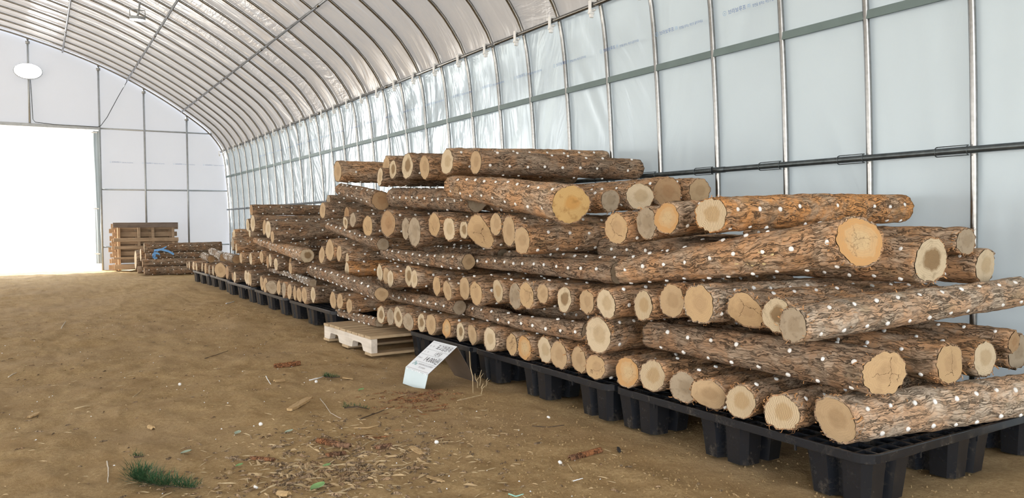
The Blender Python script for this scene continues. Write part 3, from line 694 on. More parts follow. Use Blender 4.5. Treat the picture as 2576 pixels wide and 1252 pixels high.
 ((1.879, 1.853, 0.508), (2.94, 1.854, 0.482), 0.0663, 0.063, 7, 2, 8, 0.0, 'C', 'large log with tan end split by one long crack, fourth from right, third near layer', 'log ends of the third layer'),
 ((1.906, 2.009, 0.504), (2.967, 2.01, 0.492), 0.0612, 0.0581, 0, 0, 6, 0.0, 'C', 'log with rough tan end, fifth from right, third near layer', 'log ends of the third layer'),
 ((1.883, 2.134, 0.478), (2.943, 2.135, 0.484), 0.0583, 0.0554, 1, 0, 0.0, 0.0, 'C', 'log with ribbed cream end and brown centre, sixth from right, third near layer', 'log ends of the third layer'),
 ((1.858, 2.317, 0.47), (2.92, 2.321, 0.486), 0.0591, 0.0562, 6, 0, 0.0, 0.0, 'C', 'log with cream ringed oval end, seventh from right, third near layer', 'log ends of the third layer'),
 ((1.864, 2.447, 0.466), (2.939, 2.467, 0.464), 0.0526, 0.05, 0, 0, 0.0, 0.0, 'C', 'log with dull tan oval end, eighth from right, third near layer', 'log ends of the third layer'),
 ((1.905, 2.66, 0.456), (2.965, 2.66, 0.456), 0.0561, 0.0532, 4, 0, 0.0, 0.0, 'C', 'log with cream end and dark ribbed centre, ninth from right, third near layer', 'log ends of the third layer'),
 ((1.89, 2.801, 0.47), (2.952, 2.801, 0.464), 0.0469, 0.0446, 0, 0, 0.0, 0.0, 'C', 'log with small plain tan end, tenth from right, third near layer', 'log ends of the third layer'),
 ((1.882, 2.919, 0.454), (2.942, 2.918, 0.451), 0.0628, 0.0596, 7, 0, 0.0, 0.0, 'C', 'log with orange-tan broad end, eleventh from right, third near layer', 'log ends of the third layer'),
 ((1.905, 3.051, 0.44), (2.962, 3.049, 0.457), 0.0669, 0.0636, 3, 0, 0.0, 0.0, 'C', 'log with pale crescent of end showing, twelfth from right, third near layer', 'log ends of the third layer'),
 ((1.883, 3.176, 0.454), (2.942, 3.175, 0.455), 0.056, 0.0532, 1, 0, 0.0, 0.0, 'C', 'log with small white ribbed end, thirteenth from right, third near layer', 'log ends of the third layer'),
 ((1.848, 3.329, 0.435), (2.909, 3.333, 0.459), 0.0634, 0.0602, 7, 0, 0.0, 0.0, 'C', 'log with tan end and Y-shaped crack, fourteenth from right, third near layer', 'log ends of the third layer'),
 ((1.89, 3.528, 0.443), (2.956, 3.541, 0.459), 0.0618, 0.0587, 0, 0, 0.0, 0.0, 'C', 'log with half-hidden tan end, fifteenth from right, third near layer', 'log ends of the third layer'),
 ((1.853, 3.649, 0.423), (2.92, 3.667, 0.445), 0.0555, 0.0528, 0, 0, 0.0, 0.0, 'C', 'log with narrow tan end set low, sixteenth from right, third near layer', 'log ends of the third layer'),
 ((1.893, 3.859, 0.434), (2.951, 3.858, 0.458), 0.0574, 0.0545, 7, 0, 0.0, 0.0, 'C', 'log with tan end and fine crack, seventeenth from right, third near layer', 'log ends of the third layer'),
 ((1.868, 4.103, 0.459), (2.928, 4.104, 0.459), 0.0555, 0.0527, 6, 0, 0.0, 0.0, 'C', 'log with slender pale end, eighteenth from right, third near layer', 'log ends of the third layer'),
 ((1.888, 4.227, 0.469), (2.949, 4.228, 0.465), 0.0661, 0.0627, 4, 0, 0.0, 0.0, 'C', 'log with pale rim and brown heart, nineteenth from right, third near layer', 'log ends of the third layer'),
 ((1.822, 4.35, 0.448), (2.882, 4.347, 0.456), 0.0539, 0.0512, 6, 0, 0.0, 0.0, 'C', 'log with slender cream end, twentieth from right, third near layer', 'log ends of the third layer'),
 ((1.844, 4.464, 0.457), (2.903, 4.46, 0.457), 0.0551, 0.0524, 0, 0, 0.0, 0.0, 'C', 'log with tan end leaning behind, twenty-first from right, third near layer', 'log ends of the third layer'),
 ((1.854, 4.597, 0.47), (2.913, 4.595, 0.472), 0.0582, 0.0553, 6, 0, 0.0, 0.0, 'C', 'log with pale oval end, twenty-second from right, third near layer', 'log ends of the third layer'),
 ((1.805, 5.068, 0.468), (2.859, 5.03, 0.486), 0.056, 0.0532, 6, 3, 0.0, 0.0, 'C', 'log with orange-red bark and a grey end, twenty-fourth from right, third near layer', 'log ends of the third layer'),
 ((1.832, 5.137, 0.545), (2.881, 5.108, 0.55), 0.0389, 0.0369, 6, 0, 0.0, 0.0, 'C', 'log with half-hidden pointed grey end, twenty-third from right, third near layer', 'log ends of the third layer'),
 ((1.813, 5.244, 0.573), (2.861, 5.218, 0.548), 0.0593, 0.0564, 0, 0, 0.0, 0.0, 'C', 'log with tan oval end, twenty-fifth from right, third near layer', 'log ends of the third layer'),
 ((1.799, 5.403, 0.59), (2.806, 5.343, 0.627), 0.0817, 0.0777, 0, 0, 5, 0.0, 'C', 'log with tall rounded olive-tan end, twenty-sixth from right, third near layer', 'log ends of the third layer'),
 ((1.796, 5.58, 0.55), (2.855, 5.58, 0.511), 0.0672, 0.0638, 0, 0, 0.0, 0.0, 'C', 'log with slim tan end, twenty-seventh from right, third near layer', 'log ends of the third layer'),
 ((2.006, 1.352, 0.723), (2.005, 2.383, 0.586), 0.0738, 0.0514, 2, 0, 22, 0.0, 'A', 'thickest log, with a round orange end and radiating cracks, fourth near layer', 'lengthwise logs of the fourth layer'),
 ((2.507, 1.428, 0.65), (2.505, 2.511, 0.653), 0.0801, 0.0737, 4, 0, 6, 0.0, 'A', 'log with white ring around a dark brown heart, fourth near layer', 'lengthwise logs of the fourth layer'),
 ((2.928, 1.468, 0.616), (2.934, 2.563, 0.626), 0.0645, 0.0593, 6, 0, 2, 0.0, 'A', 'log with grey-cream oval end, fourth near layer', 'lengthwise logs of the fourth layer'),
 ((2.836, 1.489, 0.706), (2.845, 2.482, 0.721), 0.0502, 0.0462, 3, 0, 12, 0.0, 'A', 'log with stained tan end, half hidden, fourth near layer', 'lengthwise logs of the fourth layer'),
 ((2.063, 2.491, 0.571), (2.053, 3.692, 0.571), 0.0462, 0.0324, 3, 1, 0.0, 0.0, 'A', 'long dark log whose near end shows a pale crescent, fourth near layer', 'lengthwise logs of the fourth layer'),
 ((1.971, 3.632, 0.574), (1.97, 4.782, 0.591), 0.0443, 0.037, 0, 1, 0.0, 0.0, 'A', 'log with orange-tan end hidden in shade, fourth near layer', 'lengthwise logs of the fourth layer'),
 ((1.905, 4.665, 0.647), (1.907, 5.728, 0.765), 0.0438, 0.0334, 3, 1, 0.0, 0.0, 'A', 'dark slanted log, fourth near layer', 'lengthwise logs of the fourth layer'),
 ((1.855, 1.777, 0.806), (3.0, 1.837, 0.831), 0.0592, 0.0562, 1, 3, 8, 0.0, 'C', 'long log with ribbed cream end and shredded orange bark, first from right, fifth near layer', 'log ends of the fifth layer'),
 ((1.896, 2.025, 0.795), (2.954, 2.023, 0.829), 0.058, 0.0551, 2, 0, 8, 0.0, 'C', 'log with grey ringed end and a small knot, second from right, fifth near layer', 'log ends of the fifth layer'),
 ((1.915, 2.153, 0.78), (2.971, 2.151, 0.833), 0.0588, 0.0559, 3, 0, 4, 0.0, 'C', 'log with mottled grey and tan end, third from right, fifth near layer', 'log ends of the fifth layer'),
 ((1.884, 2.287, 0.76), (2.932, 2.286, 0.839), 0.0628, 0.0596, 7, 0, 6, 0.0, 'C', 'log with tan end and angular cracks, fourth from right, fifth near layer', 'log ends of the fifth layer'),
 ((1.858, 2.919, 0.704), (2.897, 2.941, 0.71), 0.0673, 0.0639, 0, 0, 0.0, 0.0, 'C', 'log with brown oval end and light bark, fifth from right, fifth near layer', 'log ends of the fifth layer'),
 ((1.884, 3.072, 0.743), (2.948, 3.081, 0.738), 0.0773, 0.0734, 0, 0, -6, 0.0, 'C', 'log with thin irregular tan end, sixth from right, fifth near layer', 'log ends of the fifth layer'),
 ((1.897, 3.212, 0.776), (2.959, 3.215, 0.766), 0.0578, 0.0549, 0, 1, 0.0, 0.0, 'C', 'log with pale grey-tan oval end, seventh from right, fifth near layer', 'log ends of the fifth layer'),
 ((1.876, 3.367, 0.74), (2.937, 3.369, 0.733), 0.0896, 0.0851, 7, 0, 4, 0.0, 'C', 'large log with broken stepped orange end, eighth from right, fifth near layer', 'log ends of the fifth layer'),
 ((1.893, 3.535, 0.746), (2.954, 3.535, 0.746), 0.0518, 0.0493, 4, 1, 0.0, 0.0, 'C', 'log with small end and brown heart, ninth from right, fifth near layer', 'log ends of the fifth layer'),
 ((1.879, 3.674, 0.751), (2.939, 3.674, 0.751), 0.0709, 0.0674, 6, 0, 0.0, 0.0, 'C', 'log with pale oval end, tenth from right, fifth near layer', 'log ends of the fifth layer'),
 ((1.887, 3.871, 0.774), (2.945, 3.867, 0.766), 0.0723, 0.0687, 7, 0, 4, 0.0, 'C', 'log with rounded tan end, eleventh from right, fifth near layer', 'log ends of the fifth layer'),
 ((1.841, 4.036, 0.734), (2.901, 4.037, 0.747), 0.0918, 0.0872, 3, 1, -3, 0.0, 'C', 'log with two dark splits in its narrow end, twelfth from right, fifth near layer', 'log ends of the fifth layer'),
 ((1.867, 4.213, 0.751), (2.927, 4.213, 0.751), 0.0723, 0.0687, 3, 1, 0.0, 0.0, 'C', 'log with small grey-olive end, thirteenth from right, fifth near layer', 'log ends of the fifth layer'),
 ((1.859, 4.466, 0.781), (2.918, 4.463, 0.777), 0.0886, 0.0841, 5, 1, 10, 0.0, 'C', 'log with large tan end and red-orange bark, fourteenth from right, fifth near layer', 'log ends of the fifth layer'),
 ((1.826, 4.724, 0.767), (2.89, 4.734, 0.771), 0.0707, 0.0672, 7, 1, 8, 0.0, 'C', 'log with rough lumpy tan end, fifteenth from right, fifth near layer', 'log ends of the fifth layer'),
 ((1.813, 4.96, 0.808), (2.872, 4.96, 0.81), 0.0552, 0.0524, 3, 1, 0.0, 0.0, 'C', 'log with grey oval end, sixteenth from right, fifth near layer', 'log ends of the fifth layer'),
 ((1.799, 5.067, 0.789), (2.861, 5.069, 0.787), 0.0487, 0.0463, 4, 1, 0.0, 0.0, 'C', 'log with small cream end, eighteenth from right, fifth near layer', 'log ends of the fifth layer'),
 ((1.904, 5.335, 0.85), (2.963, 5.333, 0.851), 0.0567, 0.0538, 5, 1, 0.0, 0.0, 'C', 'log with dark shaded end behind two small ends, seventeenth from right, fifth near layer', 'log ends of the fifth layer'),
 ((1.805, 5.572, 0.88), (2.865, 5.572, 0.88), 0.0647, 0.0615, 0, 1, 0.0, 0.0, 'C', 'log with slim grey-tan end, twentieth from right, fifth near layer', 'log ends of the fifth layer'),
 ((2.08, 6.266, 0.98), (2.98, 6.266, 0.98), 0.0417, 0.0396, 3, 1, 0.0, 0.0, 'C', 'thin log behind, its end hardly visible, nineteenth from right, fifth near layer', 'log ends of the fifth layer'),
 ((1.938, 2.661, 0.861), (1.949, 3.757, 0.982), 0.0857, 0.0614, 8, 0, 20, 0.0, 'A', 'thick log with ochre and rust end, pointing at the camera, sixth near layer', 'lengthwise logs of the sixth layer'),
 ((2.206, 2.722, 0.88), (2.206, 3.802, 0.897), 0.0543, 0.05, 3, 0, 6, 0.0, 'A', 'log with grey sawn end beside the thick ochre one, sixth near layer', 'lengthwise logs of the sixth layer'),
 ((2.396, 2.74, 0.902), (2.396, 3.82, 0.911), 0.0691, 0.0636, 6, 0, 18, 0.0, 'A', 'log with white round end, sixth near layer', 'lengthwise logs of the sixth layer'),
 ((2.606, 2.78, 0.927), (2.606, 3.86, 0.934), 0.0739, 0.068, 5, 0, 18, 0.0, 'A', 'log with shaded orange-brown round end, sixth near layer', 'lengthwise logs of the sixth layer'),
 ((2.881, 2.84, 0.939), (2.881, 3.92, 0.947), 0.068, 0.0626, 0, 0, 10, 0.0, 'A', 'log with cream-tan end at the right, sixth near layer', 'lengthwise logs of the sixth layer'),
 ((2.055, 3.686, 0.903), (2.054, 4.801, 0.956), 0.0657, 0.0667, 3, 1, 0.0, 0.0, 'A', 'dark log with rough bark and rounded far end, sixth near layer', 'lengthwise logs of the sixth layer'),
 ((2.005, 4.934, 0.939), (2.003, 5.722, 1.043), 0.0685, 0.0503, 5, 1, 8, 0.0, 'A', 'dark knotty log with orange-brown end, sixth near layer', 'lengthwise logs of the sixth layer'),
 ((1.925, 3.46, 1.093), (3.0, 3.457, 1.093), 0.0638, 0.0606, 0, 1, 0.0, 0.0, 'C', 'long log with greyish oval end, foremost, first from right, top layer', 'logs of the top layer'),
 ((1.933, 3.798, 1.119), (3.0, 3.774, 1.157), 0.0758, 0.072, 6, 0, 0.0, 0.0, 'C', 'log with large pale oval end, second from right, top layer', 'logs of the top layer'),
 ((1.922, 4.063, 1.106), (2.982, 4.063, 1.106), 0.0717, 0.0681, 0, 0, 0.0, 0.0, 'C', 'log with grey-tan end, third from right, top layer', 'logs of the top layer'),
 ((1.908, 4.275, 1.126), (2.968, 4.275, 1.126), 0.0825, 0.0784, 4, 1, 0.0, 0.0, 'C', 'log with cream rim and brown heart, fourth from right, top layer', 'logs of the top layer'),
 ((1.904, 4.487, 1.119), (2.939, 4.435, 1.131), 0.0626, 0.0595, 4, 1, 0.0, 0.0, 'C', 'log with small end and brown heart, fifth from right, top layer', 'logs of the top layer'),
 ((1.959, 4.725, 1.155), (3.0, 4.681, 1.152), 0.072, 0.0684, 0, 0, 0.0, 0.0, 'C', 'log with tan end tilted behind, sixth from right, top layer', 'logs of the top layer'),
 ((1.868, 4.61, 1.076), (2.958, 4.551, 1.075), 0.0631, 0.06, 6, 1, 0.0, 0.0, 'C', 'log with pale end hanging lowest, seventh from right, top layer', 'logs of the top layer'),
 ((1.877, 5.437, 1.162), (2.937, 5.437, 1.162), 0.0804, 0.0764, 0, 0, 0.0, 0.0, 'C', 'log with tan end, alone at the left, eighth from right, top layer', 'logs of the top layer'),
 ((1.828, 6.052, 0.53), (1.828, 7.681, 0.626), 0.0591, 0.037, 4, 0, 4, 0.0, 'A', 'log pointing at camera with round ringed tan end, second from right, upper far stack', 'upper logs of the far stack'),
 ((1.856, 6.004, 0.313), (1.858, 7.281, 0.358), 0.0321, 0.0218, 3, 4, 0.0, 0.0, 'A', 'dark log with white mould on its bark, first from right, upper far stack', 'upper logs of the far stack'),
 ((1.756, 6.272, 0.423), (2.809, 6.26, 0.47), 0.0538, 0.0511, 0, 1, 0.0, 0.0, 'C', 'log with small tan oval end on brown bark, third from right, upper far stack', 'upper logs of the far stack'),
 ((1.834, 6.545, 0.466), (2.893, 6.542, 0.465), 0.031, 0.0295, 5, 1, 0.0, 0.0, 'C', 'small log with shaded end, fourth from right, upper far stack', 'upper logs of the far stack'),
 ((1.719, 6.672, 0.673), (2.779, 6.723, 0.718), 0.0576, 0.0547, 0, 1, 0.0, 0.0, 'C', 'log with brown leaf-shaped end, lowest of the top pile, sixth from right, upper far stack', 'upper logs of the far stack'),
 ((1.732, 6.862, 0.738), (2.792, 6.899, 0.738), 0.0843, 0.0801, 6, 1, 0.0, 0.0, 'C', 'log with tall grey-cream end, eighth from right, upper far stack', 'upper logs of the far stack'),
 ((1.76, 7.106, 0.753), (2.82, 7.106, 0.753), 0.0742, 0.0705, 0, 1, 0.0, 0.0, 'C', 'log with thin strip of end showing, tenth from right, upper far stack', 'upper logs of the far stack'),
 ((1.712, 7.335, 0.787), (2.772, 7.335, 0.787), 0.0844, 0.0802, 6, 1, 0.0, 0.0, 'C', 'log with pale almond-shaped end, twelfth from right, upper far stack', 'upper logs of the far stack'),
 ((1.851, 7.98, 0.925), (2.95, 8.019, 0.925), 0.0557, 0.0529, 5, 1, 0.0, 0.0, 'C', 'topmost log with dark edge-on end, thirteenth from right, upper far stack', 'upper logs of the far stack'),
 ((1.77, 7.79, 0.772), (2.83, 7.79, 0.772), 0.0673, 0.064, 6, 1, 0.0, 0.0, 'C', 'log with whitish end behind the almond-shaped one, sixteenth from right, upper far stack', 'upper logs of the far stack'),
 ((1.725, 7.522, 0.694), (2.789, 7.537, 0.699), 0.038, 0.0361, 6, 1, 0.0, 0.0, 'C', 'log with small pale end, fifteenth from right, upper far stack', 'upper logs of the far stack'),
 ((1.778, 8.454, 0.665), (2.836, 8.442, 0.673), 0.0666, 0.0633, 6, 0, 0.0, 0.0, 'C', 'log with pale end at the upper left, nineteenth from right, upper far stack', 'upper logs of the far stack'),
 ((1.739, 8.343, 0.578), (2.799, 8.349, 0.57), 0.0735, 0.0698, 3, 0, 0.0, 0.0, 'C', 'log with grey rounded end, twentieth from right, upper far stack', 'upper logs of the far stack'),
 ((1.747, 8.211, 0.536), (2.808, 8.213, 0.535), 0.0542, 0.0515, 6, 0, 0.0, 0.0, 'C', 'log with edge-on end and three plugs, eighteenth from right, upper far stack', 'upper logs of the far stack'),
 ((1.749, 8.016, 0.441), (2.809, 8.016, 0.441), 0.0556, 0.0528, 0, 0, 0.0, 0.0, 'C', 'log with narrow tan end, seventeenth from right, upper far stack', 'upper logs of the far stack'),
 ((1.73, 7.519, 0.453), (2.79, 7.519, 0.453), 0.0625, 0.0593, 6, 0, 0.0, 0.0, 'C', 'log with cream sliver of end, fourteenth from right, upper far stack', 'upper logs of the far stack'),
 ((1.744, 7.164, 0.482), (2.807, 7.175, 0.473), 0.0614, 0.0583, 0, 0, 0.0, 0.0, 'C', 'log with long leaf-shaped end, eleventh from right, upper far stack', 'upper logs of the far stack'),
 ((1.749, 6.874, 0.462), (2.804, 6.855, 0.474), 0.0637, 0.0605, 6, 1, 0.0, 0.0, 'C', 'log with large pale folded end, seventh from right, upper far stack', 'upper logs of the far stack'),
 ((1.767, 7.04, 0.44), (2.824, 7.045, 0.489), 0.0593, 0.0563, 5, 1, 0.0, 0.0, 'C', 'log with brown end behind the pale folded one, ninth from right, upper far stack', 'upper logs of the far stack'),
 ((1.738, 6.647, 0.439), (2.796, 6.646, 0.474), 0.0588, 0.0559, 6, 1, 0.0, 0.0, 'C', 'log with slim cream end, fifth from right, upper far stack', 'upper logs of the far stack'),
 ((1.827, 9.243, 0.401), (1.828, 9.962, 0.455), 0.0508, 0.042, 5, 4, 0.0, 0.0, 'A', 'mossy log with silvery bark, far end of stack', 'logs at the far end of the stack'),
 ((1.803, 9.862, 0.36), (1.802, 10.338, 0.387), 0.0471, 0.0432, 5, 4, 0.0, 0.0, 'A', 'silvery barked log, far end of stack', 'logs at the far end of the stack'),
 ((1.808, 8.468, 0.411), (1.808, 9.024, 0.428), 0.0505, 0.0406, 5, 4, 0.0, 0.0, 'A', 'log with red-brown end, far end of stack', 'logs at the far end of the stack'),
 ((1.398, 12.988, 0.074), (2.498, 12.995, 0.07), 0.0675, 0.0621, 5, 1, 0, 0, 'G', 'lowest log on the ground, ground pile by end wall', 'logs on the ground by the end wall'),
 ((1.335, 13.25, 0.081), (2.435, 13.25, 0.081), 0.0594, 0.0546, 5, 1, 0, 0, 'G', 'short log end behind the lowest one, ground pile by end wall', 'logs on the ground by the end wall'),
 ((1.384, 13.057, 0.186), (2.484, 13.054, 0.19), 0.0651, 0.0598, 5, 1, 0, 0, 'G', 'log with red-brown bark, ground pile by end wall', 'logs on the ground by the end wall'),
 ((1.435, 13.139, 0.29), (2.536, 13.143, 0.288), 0.0551, 0.0507, 5, 1, 0, 0, 'G', 'log under the strapped one, ground pile by end wall', 'logs on the ground by the end wall'),
 ((1.429, 13.215, 0.419), (2.578, 13.208, 0.42), 0.0839, 0.0772, 6, 1, 0, 0, 'G', 'top log with the blue strap, ground pile by end wall', 'logs on the ground by the end wall'),
 ((1.396, 13.399, 0.305), (2.496, 13.411, 0.307), 0.1044, 0.0961, 6, 1, 0, 0, 'G', 'log with white sliver of end, ground pile by end wall', 'logs on the ground by the end wall'),
 ((1.347, 13.649, 0.22), (2.348, 13.644, 0.218), 0.1623, 0.1494, 6, 1, 0, 0, 'G', 'upended dark log, ground pile by end wall', 'logs on the ground by the end wall'),
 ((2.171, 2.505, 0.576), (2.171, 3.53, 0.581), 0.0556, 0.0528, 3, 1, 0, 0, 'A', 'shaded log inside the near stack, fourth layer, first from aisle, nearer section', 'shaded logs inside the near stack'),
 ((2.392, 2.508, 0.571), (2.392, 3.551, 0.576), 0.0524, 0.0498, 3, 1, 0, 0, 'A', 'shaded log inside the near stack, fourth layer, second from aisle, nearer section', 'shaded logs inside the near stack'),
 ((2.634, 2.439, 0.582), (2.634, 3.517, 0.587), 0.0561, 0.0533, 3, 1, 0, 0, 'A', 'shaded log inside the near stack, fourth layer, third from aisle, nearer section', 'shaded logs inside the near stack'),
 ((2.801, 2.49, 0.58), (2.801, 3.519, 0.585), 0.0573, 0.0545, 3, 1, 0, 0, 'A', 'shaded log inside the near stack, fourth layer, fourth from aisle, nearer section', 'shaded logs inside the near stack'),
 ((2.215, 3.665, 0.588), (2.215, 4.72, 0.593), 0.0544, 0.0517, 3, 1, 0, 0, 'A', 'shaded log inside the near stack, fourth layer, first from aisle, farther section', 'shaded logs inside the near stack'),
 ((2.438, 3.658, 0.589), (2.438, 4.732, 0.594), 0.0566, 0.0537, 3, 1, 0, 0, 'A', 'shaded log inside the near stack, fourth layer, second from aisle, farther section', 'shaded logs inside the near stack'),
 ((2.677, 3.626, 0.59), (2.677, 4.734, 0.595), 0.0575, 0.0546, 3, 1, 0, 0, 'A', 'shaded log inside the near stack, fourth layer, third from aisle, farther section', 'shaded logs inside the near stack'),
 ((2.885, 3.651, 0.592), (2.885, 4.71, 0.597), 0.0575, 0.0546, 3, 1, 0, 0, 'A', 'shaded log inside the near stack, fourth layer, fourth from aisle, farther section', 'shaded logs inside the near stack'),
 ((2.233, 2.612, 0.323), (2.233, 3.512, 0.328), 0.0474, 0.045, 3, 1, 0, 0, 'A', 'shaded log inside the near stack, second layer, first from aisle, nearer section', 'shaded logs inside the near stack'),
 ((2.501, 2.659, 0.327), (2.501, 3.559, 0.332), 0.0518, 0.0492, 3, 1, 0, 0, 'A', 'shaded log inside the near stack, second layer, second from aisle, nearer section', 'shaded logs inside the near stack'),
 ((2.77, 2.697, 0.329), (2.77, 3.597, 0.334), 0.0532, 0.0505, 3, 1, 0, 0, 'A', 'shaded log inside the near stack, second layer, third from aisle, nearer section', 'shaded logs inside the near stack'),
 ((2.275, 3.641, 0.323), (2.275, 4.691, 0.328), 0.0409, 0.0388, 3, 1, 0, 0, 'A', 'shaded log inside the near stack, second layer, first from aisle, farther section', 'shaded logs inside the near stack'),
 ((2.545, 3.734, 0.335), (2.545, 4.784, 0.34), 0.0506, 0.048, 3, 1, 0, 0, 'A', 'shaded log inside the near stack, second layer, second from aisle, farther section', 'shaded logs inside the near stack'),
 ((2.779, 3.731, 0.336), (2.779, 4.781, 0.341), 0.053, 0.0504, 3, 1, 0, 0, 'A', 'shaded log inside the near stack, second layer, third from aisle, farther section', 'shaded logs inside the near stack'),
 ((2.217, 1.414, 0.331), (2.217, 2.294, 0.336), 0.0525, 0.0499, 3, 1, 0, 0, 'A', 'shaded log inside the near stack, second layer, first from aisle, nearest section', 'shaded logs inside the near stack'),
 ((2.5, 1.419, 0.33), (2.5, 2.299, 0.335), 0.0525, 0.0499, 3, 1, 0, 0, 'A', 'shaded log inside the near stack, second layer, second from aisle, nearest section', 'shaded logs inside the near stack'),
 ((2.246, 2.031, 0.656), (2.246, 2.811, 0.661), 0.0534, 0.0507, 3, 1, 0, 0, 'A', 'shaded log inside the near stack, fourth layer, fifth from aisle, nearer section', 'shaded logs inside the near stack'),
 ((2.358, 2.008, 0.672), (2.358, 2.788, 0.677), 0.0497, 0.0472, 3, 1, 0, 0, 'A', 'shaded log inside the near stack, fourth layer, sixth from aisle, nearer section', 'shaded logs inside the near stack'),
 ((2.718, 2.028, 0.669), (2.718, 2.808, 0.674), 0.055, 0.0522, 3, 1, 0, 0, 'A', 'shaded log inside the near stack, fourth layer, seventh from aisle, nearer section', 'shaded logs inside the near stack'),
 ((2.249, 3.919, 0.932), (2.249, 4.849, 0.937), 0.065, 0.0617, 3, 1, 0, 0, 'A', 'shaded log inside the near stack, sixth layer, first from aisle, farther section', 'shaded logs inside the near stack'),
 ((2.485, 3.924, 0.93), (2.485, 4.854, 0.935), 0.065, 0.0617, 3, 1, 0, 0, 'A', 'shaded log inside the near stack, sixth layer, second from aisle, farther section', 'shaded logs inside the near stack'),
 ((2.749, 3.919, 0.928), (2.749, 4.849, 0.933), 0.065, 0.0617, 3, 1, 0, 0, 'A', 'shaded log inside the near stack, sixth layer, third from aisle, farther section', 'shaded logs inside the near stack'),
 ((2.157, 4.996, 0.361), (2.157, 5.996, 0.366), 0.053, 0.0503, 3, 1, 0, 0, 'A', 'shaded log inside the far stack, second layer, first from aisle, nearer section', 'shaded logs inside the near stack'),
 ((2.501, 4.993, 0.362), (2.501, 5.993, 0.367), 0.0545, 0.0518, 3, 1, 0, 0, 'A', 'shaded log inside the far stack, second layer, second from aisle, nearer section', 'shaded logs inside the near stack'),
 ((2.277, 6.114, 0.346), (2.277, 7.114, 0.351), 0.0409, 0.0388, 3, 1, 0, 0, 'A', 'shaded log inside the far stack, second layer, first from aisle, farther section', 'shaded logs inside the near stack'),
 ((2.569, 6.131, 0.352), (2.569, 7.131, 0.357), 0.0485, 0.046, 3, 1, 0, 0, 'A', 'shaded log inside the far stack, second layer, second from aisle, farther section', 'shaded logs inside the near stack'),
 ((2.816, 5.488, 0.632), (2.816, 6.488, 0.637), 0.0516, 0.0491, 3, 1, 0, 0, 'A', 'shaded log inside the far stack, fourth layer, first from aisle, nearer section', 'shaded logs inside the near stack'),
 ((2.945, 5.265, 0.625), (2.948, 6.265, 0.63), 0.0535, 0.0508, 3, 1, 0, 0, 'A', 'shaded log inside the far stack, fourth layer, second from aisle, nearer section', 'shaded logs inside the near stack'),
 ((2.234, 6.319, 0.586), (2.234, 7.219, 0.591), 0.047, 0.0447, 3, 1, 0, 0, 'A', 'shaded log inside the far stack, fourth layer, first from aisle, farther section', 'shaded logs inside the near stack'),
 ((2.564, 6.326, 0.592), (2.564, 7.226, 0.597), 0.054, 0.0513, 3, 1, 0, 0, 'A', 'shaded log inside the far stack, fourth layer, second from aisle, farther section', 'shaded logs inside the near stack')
]
def plug_mesh():
    v = []; f = []; n = 8
    for (r, z) in ((.0076, -.004), (.0076, .0016), (.0052, .0036)):
        for k in range(n): v.append((r * math.cos(2 * math.pi * k / n), r * math.sin(2 * math.pi * k / n), z))
    v.append((0, 0, .004))
    for i in range(2):
        for k in range(n): f.append((i * n + k, i * n + (k + 1) % n, (i + 1) * n + (k + 1) % n, (i + 1) * n + k))
    for k in range(n): f.append((2 * n + k, 2 * n + (k + 1) % n, 3 * n))
    return v, f
PV, PF = plug_mesh()
PLUG = mesh('plug', PV, PF, M_PLUG, True)
PVa = np.array(PV)
